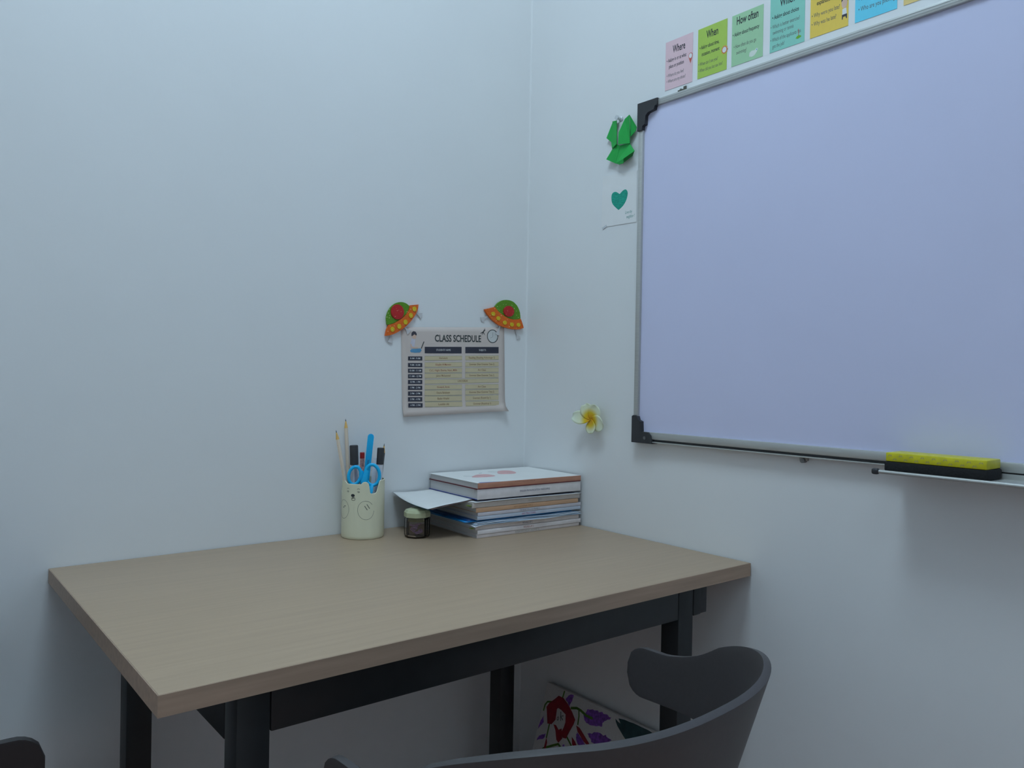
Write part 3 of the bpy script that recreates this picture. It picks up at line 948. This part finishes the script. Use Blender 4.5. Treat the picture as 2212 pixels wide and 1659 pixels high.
for nm, pts, wd in (('painted_stem', [(0.057, 0.362), (0.055, 0.343)], 0.004), ('painted_stem', [(0.089, 0.33), (0.108, 0.336), (0.122, 0.335), (0.142, 0.33), (0.163, 0.33)], 0.0055),
                    ('painted_stem', [(0.116, 0.333), (0.12, 0.321), (0.122, 0.302)], 0.0035), ('painted_stem', [(0.028, 0.325), (0.008, 0.319), (0.002, 0.31), (0.001, 0.295)], 0.004),
                    ('painted_stem', [(0.031, 0.275), (0.031, 0.252), (0.031, 0.240)], 0.0035), ('painted_stem', [(0.018, 0.198), (0.029, 0.215), (0.058, 0.232), (0.074, 0.241), (0.088, 0.235)], 0.005),
                    ('painted_stem', [(0.095, 0.266), (0.127, 0.245)], 0.004)):
    newstroke(nm, sh(pts), wd, z_+0.00024, GR, cv, th=0.0002)
paint('red_bloom', [(0.009, 0.307), (0.024, 0.272), (0.038, 0.275), (0.048, 0.289), (0.045, 0.313), (0.048, 0.317), (0.06, 0.316), (0.077, 0.311), (0.082, 0.294), (0.08, 0.281), (0.076, 0.27), (0.083, 0.259), (0.095, 0.261), (0.101, 0.279), (0.109, 0.299), (0.111, 0.31), (0.096, 0.323), (0.078, 0.335), (0.058, 0.344), (0.041, 0.344), (0.032, 0.334), (0.015, 0.318)], CR, 4)
paint('red_bloom', [(0.045, 0.277), (0.056, 0.266), (0.065, 0.248), (0.074, 0.244), (0.083, 0.257), (0.074, 0.277), (0.065, 0.271), (0.054, 0.278)], CR, 5)
paint('red_bud', [(0.031, 0.242), (0.030, 0.205), (0.037, 0.207), (0.037, 0.231)], CR, 4)
paint('red_bud', [(0.118, 0.299), (0.13, 0.298), (0.169, 0.276), (0.17, 0.269), (0.151, 0.274), (0.126, 0.288)], CR, 4)
paint('red_bud', [(0.112, 0.271), (0.125, 0.265), (0.141, 0.25), (0.131, 0.247), (0.118, 0.256)], CR, 4)
paint('dark_stroke', rough([(0.229, 0.352), (0.239, 0.339), (0.281, 0.316), (0.349, 0.353), (0.341, 0.359), (0.325, 0.361), (0.284, 0.36), (0.256, 0.359), (0.239, 0.356), (0.247, 0.347)], 0.0008, 2), DK, 2)
newstroke('signature', sh([(0.060, 0.312), (0.063, 0.300), (0.066, 0.292)]), 0.0018, z_+0.0006, INK, cv)
newstroke('signature', sh([(0.071, 0.306), (0.063, 0.302), (0.072, 0.296)]), 0.0018, z_+0.0007, INK, cv)
newstroke('signature', sh(ell(0.055, 0.294, 0.0025, 0.004, 10)), 0.0014, z_+0.0006, INK, cv, True)

# ------------------------------------------------------------------ bear pencil cup
CX, CY, CR_ = -0.4813, -0.0489, 0.0455
TOCAM = math.atan2(CAM.y-CY, CAM.x-CX)
CUPM = mat('sage_plastic', (0.76, 0.74, 0.55), 0.45, 0.015, 30)
cup = thing('pencil_cup', 'pale green plastic pencil cup cut as a smiling bear', 'pencil cup', (CX, CY, DT), (0, 0, TOCAM))
cup.scale = (0.98, 0.98, 0.98)
PH0 = R(-27)


def rim_h(ph):
    d = abs(math.degrees((ph-PH0+PI) % (2*PI)-PI))
    hd = 0.1175
    if d < 20:
        return hd
    if d < 43:
        q = (d-31.5)/11.5
        return max(hd if d < 31 else 0.113, 0.1130+0.0095*math.sqrt(max(0, 1-q*q)))
    if d < 46:
        return 0.113 + (0.0985-0.113)*(d-43)/3
    if d < 62:
        return 0.097+0.0015*((d-54)/8)**2
    if d < 80:
        return 0.0985 + 0.0255*smoothstep(62, 80, d)
    return 0.124


bm = bmesh.new()
NP = 360
rows = []
prof = [(0.90, 0.0, 0), (0.965, 0.0005, 0), (0.99, 0.0025, 0), (1.0, 0.006, 0)]
for i in range(NP):
    ph = 2*PI*i/NP
    h = rim_h(ph)
    cl = []
    for r_, z, _ in prof:
        cl.append((r_*CR_, z))
    for k in range(1, 8):
        cl.append((CR_, 0.006+(h-0.0008-0.006)*k/7))
    cl.append((CR_-0.0011, h))
    for k in range(7, -1, -1):
        cl.append((CR_-0.0022, 0.004+(h-0.0008-0.004)*k/7))
    rows.append([bm.verts.new((r_*math.cos(ph), r_*math.sin(ph), z)) for r_, z in cl])
for i in range(NP):
    A, B = rows[i], rows[(i+1) % NP]
    for k in range(len(A)-1):
        bm.faces.new((A[k], B[k], B[k+1], A[k+1]))
bm.faces.new([r_[0] for r_ in rows][::-1])
bm.faces.new([r_[-1] for r_ in rows])
body = auto_smooth(mesh_obj('cup_body', bm, CUPM, cup), 40)


def wrap(name, quads, mt, parent, lift=0.00025):
    bm_ = bmesh.new()
    for q in quads:
        vs = []
        for a, z in q:
            ph = PH0 + a/CR_
            vs.append(bm_.verts.new(((CR_+lift)*math.cos(ph), (CR_+lift)*math.sin(ph), z)))
        bm_.faces.new(vs)
    return mesh_obj(name, bm_, mt, parent)


GI = mat('bear_line', (0.13, 0.14, 0.11), 0.6)


def fan(pts):
    cx = sum(p[0] for p in pts)/len(pts)
    cy = sum(p[1] for p in pts)/len(pts)
    return [[(cx, cy), pts[i], pts[(i+1) % len(pts)]] for i in range(len(pts))]


wrap('bear_nose', fan(ell(-0.0008, 0.0935, 0.0044, 0.0032, 20)), INK, cup)
wrap('bear_mouth', stroke([(-0.0008, 0.0905), (-0.0008, 0.0878)], 0.0008) + stroke(ell(0.0004, 0.0862, 0.0042, 0.0034, 16), 0.0008, True) + stroke([(-0.003, 0.0885), (-0.0008, 0.0870), (0.0015, 0.0888), (0.0036, 0.088)], 0.0008), INK, cup)
for sx in (-0.0131, 0.0115):
    wrap('bear_eye', stroke(ell(sx, 0.1060, 0.0026, 0.0022, 10, 0.2, PI-0.2), 0.0008), GI, cup)
    dd = 1 if sx > 0 else -1
    wrap('bear_eye', stroke([(sx-0.0024, 0.1012 + 0.0004*dd), (sx+0.001*dd, 0.1022), (sx+0.0026, 0.1012 - 0.0004*dd)], 0.0012) + stroke([(sx-0.001, 0.0998), (sx+0.0018, 0.1)], 0.0009), GI, cup)
for sx in (-0.0275, 0.0275):
    a0, a1 = (R(-335), R(-15)) if sx > 0 else (R(-165), R(165))
    wrap('bear_paw', stroke(ell(sx, 0.0625, 0.0172, 0.0198, 44, a0, a1, R(-8 if sx < 0 else 12)), 0.00065), GI, cup)
    s_ = -1 if sx > 0 else 1
    wrap('paw_mark', stroke([(sx-0.0030, 0.0690+0.003*(-s_)), (sx+0.0030, 0.0650+0.002*s_)][::1], 0.0014) + stroke([(sx+0.0018, 0.0722+0.003*(-s_)), (sx+0.0078, 0.0680+0.002*s_)], 0.0014), GI, cup)


# things standing in the cup; local frame: x = towards camera, y = to the right, z up (cup frame)
def cp(r_, f, z):
    """cup frame (right, front, height) -> world"""
    a = TOCAM
    fx, fy = math.cos(a), math.sin(a)
    rx, ry = -fy, fx
    return Vector((CX+0.98*(rx*r_+fx*f), CY+0.98*(ry*r_+fy*f), DT+0.98*z))


def along(name, label, cat, p0, p1, group=None):
    """Empty at p0 with its local Z running to p1"""
    t = thing(name, label, cat, p0, (0, 0, 0), group)
    t.rotation_euler = (p1-p0).to_track_quat('Z', 'Y').to_euler()
    return t, (p1-p0).length


NATW = mat('pale_pencil_wood', (0.80, 0.66, 0.52), 0.55, 0.06, 12, stretch=(8, 8, 1))
RAWW = mat('sharpened_wood', (0.78, 0.47, 0.14), 0.7, 0.08, 30)
LEAD = mat('graphite', (0.04, 0.04, 0.045), 0.4)


def pencil(p0, p1, rad, bodym, label):
    t, L = along('pencil', label, 'pencil', p0, p1, 'pencils in the bear cup')
    bm_ = bmesh.new()
    lathe(bm_, [(0, 0), (rad, 0), (rad, L-0.021), (rad*0.9, L-0.0195), (0, L-0.0195)], 6)
    mesh_obj('pencil_body', bm_, bodym, t)
    bm_ = bmesh.new()
    lathe(bm_, [(0, L-0.0195), (rad*0.97, L-0.0194), (rad*0.28, L-0.005), (0, L-0.005)], 16)
    mesh_obj('sharpened_cone', bm_, RAWW, t, smooth=False)
    bm_ = bmesh.new()
    lathe(bm_, [(0, L-0.005), (rad*0.28, L-0.005), (rad*0.08, L), (0, L)], 12)
    mesh_obj('lead_tip', bm_, LEAD, t)


def tip(px, py, f):
    """(right, height) in the cup frame for image offsets measured from the cup axis"""
    return px, f, py


pencil(cp(-0.017, 0.010, 0.006), cp(-0.0592, 0.008, 0.2285), 0.0039, NATW, 'pale wooden pencil leaning left out of the bear cup')
pencil(cp(-0.024, -0.017, 0.006), cp(-0.0403, -0.025, 0.2510), 0.0039, NATW, 'taller pale wooden pencil standing at the back of bear cup')
pencil(cp(0.026, -0.018, 0.006), cp(0.0435, -0.011, 0.1985), 0.0036, mat('black_pencil_paint', (0.03, 0.03, 0.03), 0.4), 'black pencil at the right rim of the bear cup')


def marker(p0, p1, rad, capL, label):
    t, L = along('marker_pen', label, 'marker', p0, p1, 'markers in the bear cup')
    bm_ = bmesh.new()
    lathe(bm_, [(0, 0), (rad*0.86, 0), (rad*0.92, 0.002), (rad*0.92, L-capL-0.0003), (0, L-capL-0.0003)], 24)
    b_ = auto_smooth(mesh_obj('marker_barrel', bm_, mat('marker_white', (0.70, 0.68, 0.72), 0.4), t))
    bm_ = bmesh.new()
    lathe(bm_, [(0, L-capL), (rad, L-capL), (rad, L-0.002), (rad*0.9, L-0.0003), (rad*0.55, L), (0, L-0.001)], 24)
    auto_smooth(mesh_obj('marker_cap', bm_, BLKP, t), 50)
    bm_ = bmesh.new()
    for k in range(3):
        box(bm_, (rad*0.90, -0.002+0.0018*k, L*0.45), (rad*0.945, -0.0012+0.0018*k, L-capL-0.006))
    mesh_obj('barrel_stripes', bm_, mat('marker_print', (0.12, 0.12, 0.2), 0.6), b_)


marker(cp(-0.014, 0.004, 0.006), cp(-0.0215, 0.006, 0.1965), 0.0089, 0.041, 'thick black-capped marker on the left of the bear cup')
marker(cp(0.028, 0.000, 0.006), cp(0.0360, -0.001, 0.1905), 0.0076, 0.035, 'black-capped marker on the right of the bear cup')
t, L = along('red_pen', 'red-topped pen between the marker and blue cutter', 'pen', cp(-0.002, -0.010, 0.006), cp(-0.0035, -0.012, 0.1795))
bm = bmesh.new()
lathe(bm, [(0, 0), (0.0045, 0), (0.0048, 0.002), (0.0048, L-0.013), (0, L-0.013)], 18)
auto_smooth(mesh_obj('pen_barrel', bm, mat('red_print_barrel', (0.55, 0.30, 0.28), 0.4, 0.6, 160), t))
bm = bmesh.new()
lathe(bm, [(0, L-0.0128), (0.0050, L-0.0128), (0.0050, L-0.001), (0.0042, L), (0, L-0.0005)], 18)
auto_smooth(mesh_obj('pen_cap', bm, mat('red_plastic', (0.34, 0.010, 0.012), 0.35), t))
BLU = mat('sky_blue_plastic', (0.0, 0.47, 0.88), 0.35, 0.03, 40)
t, L = along('box_cutter', 'slim bright blue cutter standing tall in the bear cup', 'cutter', cp(-0.004, -0.024, 0.006), cp(0.0150, -0.028, 0.2185))
bm = bmesh.new()
NSEG = 10
outl = [(-0.0062, 0), (0.0062, 0)] + [(0.0066*math.cos(PI*k/NSEG), L-0.0066+0.0066*math.sin(PI*k/NSEG)) for k in range(NSEG+1)]
fs = poly(bm, outl, -0.0035, 0.0035)
bmesh.ops.bevel(bm, geom=list(set(fs[0].edges) | set(fs[1].edges)), offset=0.0015, segments=2, affect='EDGES')
o = auto_smooth(mesh_obj('cutter_handle', bm, BLU, t, rot=(PI/2, 0, 0)), 50)
# turn its broad face to the front
ax = (cp(0.0150, -0.028, 0.2185)-cp(-0.004, -0.024, 0.006)).normalized()
xr_ = (cp(1, 0, 0)-cp(0, 0, 0))
xr_ = (xr_-ax*xr_.dot(ax)).normalized()
yr_ = ax.cross(xr_)
t.rotation_euler = Matrix((xr_, yr_, ax)).transposed().to_euler()
newbox('cutter_slider', (-0.0022, -0.0052, L-0.075), (0.0022, -0.0036, L-0.055), mat('cutter_slider', (0.0, 0.24, 0.5), 0.4), t, 0.0006)
# white ruler
t, L = along('ruler', 'short translucent white ruler behind the scissors in bear cup', 'ruler', cp(0.014, -0.012, 0.006), cp(0.0245, -0.012, 0.1675))
newbox('ruler_blade', (-0.0075, -0.0008, 0), (0.0075, 0.0008, L), mat('ruler_white', (0.66, 0.70, 0.76), 0.3), t, 0.0004)
t.rotation_euler = Matrix((xr_, yr_, (cp(0.0245, -0.012, 0.1675)-cp(0.014, -0.012, 0.006)).normalized())).transposed().to_euler()
for k in range(14):
    newbox('ruler_tick', (0.0035 if k % 5 else 0.0015, -0.00095, L-0.07+k*0.005), (0.0070, -0.0008, L-0.0696+k*0.005), INK, t)
# pencil stub seen through the left notch
t, L = along('crayon_stub', 'short dark brown crayon seen in left notch of bear cup', 'crayon', cp(-0.0385, 0.006, 0.006), cp(-0.0405, 0.004, 0.1115))
bm = bmesh.new()
lathe(bm, [(0, 0), (0.0028, 0), (0.0028, L-0.008), (0.0008, L), (0, L)], 12)
auto_smooth(mesh_obj('crayon_body', bm, mat('dark_brown_wax', (0.06, 0.03, 0.02), 0.5), t))

# scissors
sc = thing('scissors', 'scissors with two bright blue ring handles standing in bear cup', 'scissors', cp(0.0, 0.0, 0.0), (0, 0, TOCAM))
sc.scale = (0.98, 0.98, 0.98)
# local frame: x front, y right, z up


def sl(y, z, x=0.018):
    return Vector((x, y, z))


def loop(cy, cz, ry, rz, rot, x):
    pts = []
    for k in range(36):
        a = 2*PI*k/36
        yy, zz = ry*math.cos(a), rz*math.sin(a)
        pts.append(sl(cy+yy*math.cos(rot)-zz*math.sin(rot), cz+yy*math.sin(rot)+zz*math.cos(rot), x))
    return pts


h_l = newtube('left_handle', loop(-0.0185, 0.1330, 0.0125, 0.0190, R(-10), 0.020), (0.0035, 0.0028), BLU, sc, 10, True)
h_r = newtube('right_handle', loop(0.0185, 0.1345, 0.0150, 0.0220, R(6), 0.0235), (0.0036, 0.0030), BLU, sc, 10, True)
newtube('handle_shank', [sl(-0.0055, 0.143, 0.020), sl(-0.003, 0.128, 0.020), sl(0.004, 0.105, 0.020), sl(0.006, 0.088, 0.020)], [(0.0045, 0.003), (0.0065, 0.003), (0.0065, 0.003), (0.005, 0.0025)], BLU, h_l, 10)
newtube('handle_shank', [sl(0.0065, 0.145, 0.0235), sl(0.0035, 0.130, 0.0262), sl(0.0005, 0.110, 0.0262), sl(-0.001, 0.090, 0.0262)], [(0.0045, 0.003), (0.006, 0.0028), (0.006, 0.0028), (0.005, 0.0025)], BLU, h_r, 10)
newtube('handle_shank', [sl(0.0165, 0.1125, 0.0235), sl(0.013, 0.100, 0.0300), sl(0.009, 0.090, 0.0300)], [(0.0055, 0.003), (0.008, 0.003), (0.006, 0.003)], BLU, h_r, 10)
BLD = mat('blade_steel', (0.5, 0.5, 0.5), 0.3, metal=1.0)
for sg in (-1, 1):
    bm = bmesh.new()
    poly(bm, [(-0.006, 0.0), (0.006, 0.0), (0.001*sg, -0.078)], 0, 0.0012)
    o = mesh_obj('blade', bm, BLD, sc, (0.021+0.002*sg, 0.003, 0.088), (PI/2, 0, PI/2))

# ------------------------------------------------------------------ little octagonal jar of clips
JX, JY = -0.3900, -0.1177
jar = thing('clip_jar', 'small octagonal glass jar with pale green lid beside books', 'jar', (JX, JY, DT), (0, 0, R(-61)))
GL = bpy.data.materials.new('jar_glass')
GL.use_nodes = True
nt = GL.node_tree
nt.nodes.remove(nt.nodes['Principled BSDF'])
tr_ = nt.nodes.new('ShaderNodeBsdfTransparent')
tr_.inputs[0].default_value = (0.93, 0.90, 0.89, 1)
gl_ = nt.nodes.new('ShaderNodeBsdfGlossy')
gl_.inputs['Roughness'].default_value = 0.06
gl_.inputs['Color'].default_value = (0.8, 0.8, 0.8, 1)
fr = nt.nodes.new('ShaderNodeFresnel')
fr.inputs[0].default_value = 1.45
mx = nt.nodes.new('ShaderNodeMixShader')
nt.links.new(fr.outputs[0], mx.inputs[0])
nt.links.new(tr_.outputs[0], mx.inputs[1])
nt.links.new(gl_.outputs[0], mx.inputs[2])
nt.links.new(mx.outputs[0], nt.nodes['Material Output'].inputs[0])
jr = 0.0272
bm = bmesh.new()
lathe(bm, [(0, 0.0), (jr-0.003, 0.0), (jr, 0.004), (jr, 0.0385), (jr-0.002, 0.0405), (jr-0.002, 0.043), (jr-0.0035, 0.043), (jr-0.0025, 0.038), (jr-0.0025, 0.006), (jr-0.004, 0.003), (0, 0.003)], 8, PI/8)
mesh_obj('glass_body', bm, GL, jar)
LIDM = mat('lid_sage', (0.50, 0.52, 0.33), 0.45, 0.02)
LINER = mat('lid_liner', (0.24, 0.25, 0.13), 0.6)
bm = bmesh.new()
lathe(bm, [(0, 0.0432), (jr+0.0008, 0.0432), (jr+0.0008, 0.0525), (jr-0.003, 0.0580), (jr-0.012, 0.0606), (0, 0.0606)], 8, PI/8)
lid = mesh_obj('lid', bm, LIDM, jar)
bm = bmesh.new()
lathe(bm, [(0, 0.034), (jr-0.006, 0.034), (jr-0.0055, 0.0430), (0, 0.0430)], 8, PI/8)
mesh_obj('lid_plug', bm, LINER, lid)
PURP = mat('lilac_wire', (0.46, 0.30, 0.52), 0.4, 0.05)
for k in range(8):
    a = random.uniform(0, 2*PI)
    rr = random.uniform(0.004, 0.010)
    ctr = Vector((JX+rr*math.cos(a+k), JY+rr*math.sin(a+k), DT+0.0095+0.0022*k))
    o = newtube('paper_clip', [(-0.009, -0.003, 0), (0.006, -0.003, 0), (0.0085, 0, 0), (0.006, 0.003, 0), (-0.006, 0.003, 0), (-0.008, 0.0008, 0), (-0.006, -0.0015, 0), (0.003, -0.0015, 0)], 0.0014, PURP, None, 6)
    o.location = ctr
    o.rotation_euler = (random.uniform(-0.45, 0.45), random.uniform(-0.25, 0.25), random.uniform(0, PI))
    tag(o, 'lilac paper clip inside the small octagonal jar', 'paper clip', 'paper clips in the jar')

# ------------------------------------------------------------------ stack of books and papers
SA = R(-2.3)
SX, SY = -0.2975, -0.2065


def sw(x, y, z):
    return Vector((SX+x*math.cos(SA)-y*math.sin(SA), SY+x*math.sin(SA)+y*math.cos(SA), DT+z))


def book(z0, z1, dx, dy, L, D, coverm, label, spine=None, ink=None, tsize=0.0058, tx=0.5, ct=0.0007, back=None, rz=0.0, fit=None, bottom=None):
    t = thing('book', label, 'book', sw(dx, dy, z0), (0, 0, SA+rz), 'books in the desk corner stack')
    H = z1-z0
    D = min(D, 0.201)
    newbox('page_block', (0.0025, 0.0012, ct), (L-0.0025, D-0.004, H-ct), PAPERG, t)
    newbox('spine', (0, 0, 0), (L, 0.0011, H), coverm, t, min(0.0005, H*0.1))
    newbox('front_cover', (0, 0.0011, H-ct), (L, D, H), back or coverm, t)
    newbox('back_cover', (0, 0.0011, 0), (L, D, ct), bottom or coverm, t)
    if spine:
        o = text(t, 'spine_text', spine, min(tsize, H*0.86), L*tx, -0.00015, H*0.5, ink or INK, fit=fit)
        o.rotation_euler = (PI/2, 0, 0)
    return t


S_GREY = mat('spine_grey', (0.60, 0.53, 0.49), 0.5)
S_WARM = mat('spine_warm_white', (0.68, 0.60, 0.58), 0.5)
S_WHITE = mat('spine_white', (0.78, 0.72, 0.72), 0.45)
S_TAN = mat('spine_tan', (0.60, 0.36, 0.22), 0.5, 0.06, 20)
S_BROWN = mat('spine_brown', (0.50, 0.23, 0.15), 0.5, 0.12, 30, stretch=(1, 8, 8))
S_BLUE = mat('spine_pale_blue', (0.52, 0.58, 0.68), 0.5)
S_LIL = mat('spine_pale_lilac', (0.60, 0.57, 0.62), 0.5)
NAVYI = mat('navy_ink', (0.03, 0.035, 0.12), 0.6)
REDK = mat('red_ink', (0.35, 0.06, 0.04), 0.6)
MAGI = mat('magenta_ink', (0.34, 0.03, 0.16), 0.6)
GREYI = mat('grey_green_ink', (0.28, 0.29, 0.24), 0.6)
TANI = mat('tan_ink', (0.36, 0.19, 0.08), 0.6)
DRED = mat('dark_red_cover', (0.16, 0.02, 0.03), 0.5)
ROYAL = mat('royal_blue_cover', (0.01, 0.04, 0.30), 0.5)

LB = 0.288
book(0.0002, 0.0075, 0.000, 0.000, LB-0.003, 0.205, S_WARM, 'white workbook at the very bottom of the book stack', 'INTERACTIVE ENGLISH LANGUAGE 1A', GREYI, tx=0.47, fit=0.066)
book(0.0080, 0.0172, 0.001, -0.001, LB, 0.205, S_WHITE, 'white book with red Round-Up lettering, second from stack bottom', 'ROUND-UP 2', REDK, tx=0.47, fit=0.027)
book(0.0177, 0.0262, -0.003, 0.001, LB, 0.205, S_WARM, 'greyish book with navy Round-Up lettering low in the stack', 'ROUND-UP 2', NAVYI, tx=0.48, fit=0.027)
book(0.0385, 0.0460, 0.0005, 0.000, LB, 0.204, S_BLUE, 'pale blue storybook with magenta spine lettering in the stack', 'EASY TRUE STORIES', MAGI, tx=0.475, fit=0.038)
book(0.0466, 0.0540, 0.0015, 0.000, LB, 0.204, S_LIL, 'pale lilac primer under the tan book in the stack', 'THE BASIC ENGLISH PRIMER 2', mat('dim_ink', (0.16, 0.16, 0.18), 0.6), tx=0.48, fit=0.056)
book(0.0546, 0.0640, -0.003, 0.000, LB-0.004, 0.204, S_TAN, 'tan-spined grammar book in the middle of the stack', 'NEW GRAMMAR TIME 2', TANI, tx=0.44, fit=0.052)
book(0.0646, 0.0752, -0.012, 0.001, LB+0.011, 0.203, S_GREY, 'grey-spined book under the loose sheets in the stack', 'NEW GRAMMAR TIME 1', mat('faint_ink', (0.44, 0.40, 0.36), 0.6), tx=0.56, fit=0.038)
b2 = book(0.0812, 0.1030, 0.0005, 0.001, LB, 0.205, S_WHITE, 'thick white pronunciation book, second from the top of stack', 'ENGLISH PRONUNCIATION MADE SIMPLE', NAVYI, tx=0.535, fit=0.084, bottom=ROYAL, back=DRED, ct=0.0006)
b1 = book(0.1037, 0.1165, 0.0005, 0.000, LB, 0.205, S_BROWN, 'brown-spined book with white illustrated cover on top of stack', None, back=PAPERW, bottom=DRED, ct=0.0006)
# cover picture and spine marks of the top book
PINK = mat('pink_wash', (0.72, 0.42, 0.42), 0.7, 0.12, 60)


def blob(name, pts, mt, par, z):
    return newpoly(name, smooth_poly(pts, 3), z, z+0.00012, mt, par)


HT = 0.0128
blob('cover_print', [(0.045, 0.088), (0.075, 0.078), (0.105, 0.085), (0.108, 0.118), (0.085, 0.126), (0.060, 0.108)], PINK, b1, HT)
blob('cover_print', [(0.135, 0.110), (0.168, 0.100), (0.190, 0.122), (0.196, 0.156), (0.170, 0.162), (0.148, 0.138)], PINK, b1, HT)
for pts in ([(0.040, 0.118), (0.052, 0.108), (0.060, 0.106)], [(0.135, 0.158), (0.146, 0.146), (0.155, 0.144)], [(0.098, 0.142), (0.110, 0.147)]):
    newstroke('cover_line', pts, 0.0012, HT, INK, b1)
newpoly('cover_corner_print', [(0.006, 0.002), (0.060, 0.002), (0.045, 0.006), (0.008, 0.010)], HT, HT+0.0001, ROYAL, b1)
o = text(b1, 'spine_text', '- - -- - --- - -- ---- --', 0.006, 0.125, -0.00015, 0.0105, INK, fit=0.055)
o.rotation_euler = (PI/2, 0, 0)
o = mesh_obj('spine_fold', (lambda b_: (box(b_, (0.001, -0.0003, 0.0), (LB-0.001, 0.0, 0.0016)), b_)[1])(bmesh.new()), DRED, b1)
# sticky page markers
STK = mat('green_sticky', (0.22, 0.30, 0.02), 0.6)


def sheet(name, label, z, x0, x1, y0, y1, mt, fn, n=(22, 14), cat='paper', th=0.00035, group=None):
    """loose sheet in the stack frame, fn(a,b,x,y) gives its height offset"""
    y1 = min(y1, 0.199)
    x1 = min(x1, 0.288)
    bm_ = bmesh.new()
    g_ = []
    for i in range(n[0]+1):
        row_ = []
        for j in range(n[1]+1):
            a, b = i/n[0], j/n[1]
            x, y = x0+(x1-x0)*a, y0+(y1-y0)*b
            r_ = fn(a, b, x, y)
            if isinstance(r_, tuple):
                x += r_[1]
                y += r_[2]
                r_ = r_[0]
            row_.append(bm_.verts.new((x, y, r_)))
        g_.append(row_)
    for i in range(n[0]):
        for j in range(n[1]):
            bm_.faces.new((g_[i][j], g_[i+1][j], g_[i+1][j+1], g_[i][j+1]))
    o = mesh_obj(name, bm_, mt, None, sw(0, 0, z), (0, 0, SA), True)
    md_ = o.modifiers.new('thick', 'SOLIDIFY')
    md_.thickness = th
    md_.offset = 1
    return tag(o, label, cat, group)


PB = mat('brown_printed_page', (0.16, 0.10, 0.09), 0.7, 0.5, 50)
PT = mat('teal_printed_page', (0.08, 0.22, 0.30), 0.7, 0.5, 40)
BLF = mat('blue_glossy_card', (0.008, 0.20, 0.52), 0.35, 0.5, 22)
LBL = mat('pale_blue_paper', (0.50, 0.62, 0.76), 0.6, 0.12, 25)


def over(x):          # how far left of the book stack
    return max(0.0, -x)


def droop(k):
    def fn(a, b, x, y):
        q = over(x)/0.105
        f = (1-b)
        z = -0.010*math.sin(min(1, q*0.95)*PI*0.62)*(0.35+0.65*f) + 0.0045*q*q*b + 0.0035*q*math.sin(q*4.2)*f
        z += -0.003*q*math.sin(b*PI)
        return (z - k*0.0012*min(1, q*2), 0.012*q*(b-0.5) - 0.006*q*math.sin(b*PI), 0.004*q*f*math.sin(q*3))
    return fn


sheet('loose_sheet', 'top white loose sheet curling out left over the jar', 0.0796, -0.100, 0.270, 0.024, 0.200, PAPERW, droop(0), group='loose sheets under the pronunciation book')
sheet('loose_sheet', 'dark brown printed sheet just beneath the curling white sheet', 0.0786, -0.092, 0.268, 0.022, 0.196, PB, droop(1.0), group='loose sheets under the pronunciation book')
sheet('loose_sheet', 'teal printed sheet lowest beneath the curling white sheet', 0.0776, -0.094, 0.265, 0.030, 0.200, PT, droop(2.0), group='loose sheets under the pronunciation book')
sheet('loose_sheet', 'thin white sheet showing along the spine under pronunciation book', 0.0760, -0.008, 0.292, -0.003, 0.190, PAPERW, lambda a, b, x, y: 0.0007+0.0007*math.sin(a*5), group='loose sheets under the pronunciation book')
sheet('blue_brochure', 'glossy bright blue brochure poking out left of the stack', 0.0340, -0.024, 0.270, 0.010, 0.20, BLF, lambda a, b, x, y: -0.0012*over(x)/0.02*b, cat='brochure', th=0.0018)
sheet('blue_brochure', 'darker blue brochure under the pale blue storybook', 0.0360, -0.015, 0.272, 0.014, 0.20, mat('navy_glossy_card', (0.006, 0.06, 0.22), 0.35, 0.3, 22), lambda a, b, x, y: 0.0, cat='brochure', th=0.002)
for k in range(4):
    sheet('blue_paper', ['pale blue crumpled paper, lowest of four over navy Round-Up book', 'pale blue crumpled paper, second lowest of four in the stack',
                         'pale blue crumpled paper, second highest of four in the stack', 'pale blue crumpled paper, highest of four under blue brochure'][k],
          0.0276+0.0018*k, -0.008+0.003*k, LB+0.006-0.003*k, -0.005+0.0015*k, 0.195, LBL if k % 2 else mat('white_blue_paper', (0.74, 0.78, 0.84), 0.6, 0.05, 30),
          (lambda kk: lambda a, b, x, y: (0.0005*math.sin(a*17+kk*2) - (0.2 if kk == 0 else 0.12)*(max(0, -x)+max(0, -y))*max(0, 1-a*9), 0.0, 0.0016*math.sin(a*9+kk*1.7)*max(0, 1-b*3)))(k), cat='paper', n=(40, 12), group='crumpled blue papers in the stack')
bk = [o for o in COL.objects if o.get('label', '').startswith('grey-spined')][0]
newbox('sticky_tab', (0.010, 0.004, -0.0012), (-0.0035 + 0.0085, 0.022, -0.0006), STK, bk)
newbox('sticky_tab', (-0.004, 0.006, 0.0035), (0.004, 0.020, 0.0041), STK, bk)
bk = [o for o in COL.objects if o.get('label', '').startswith('greyish')][0]
newbox('sticky_tab', (-0.004, 0.008, 0.0016), (0.006, 0.020, 0.0022), mat('lime_sticky', (0.30, 0.42, 0.01), 0.6), bk)
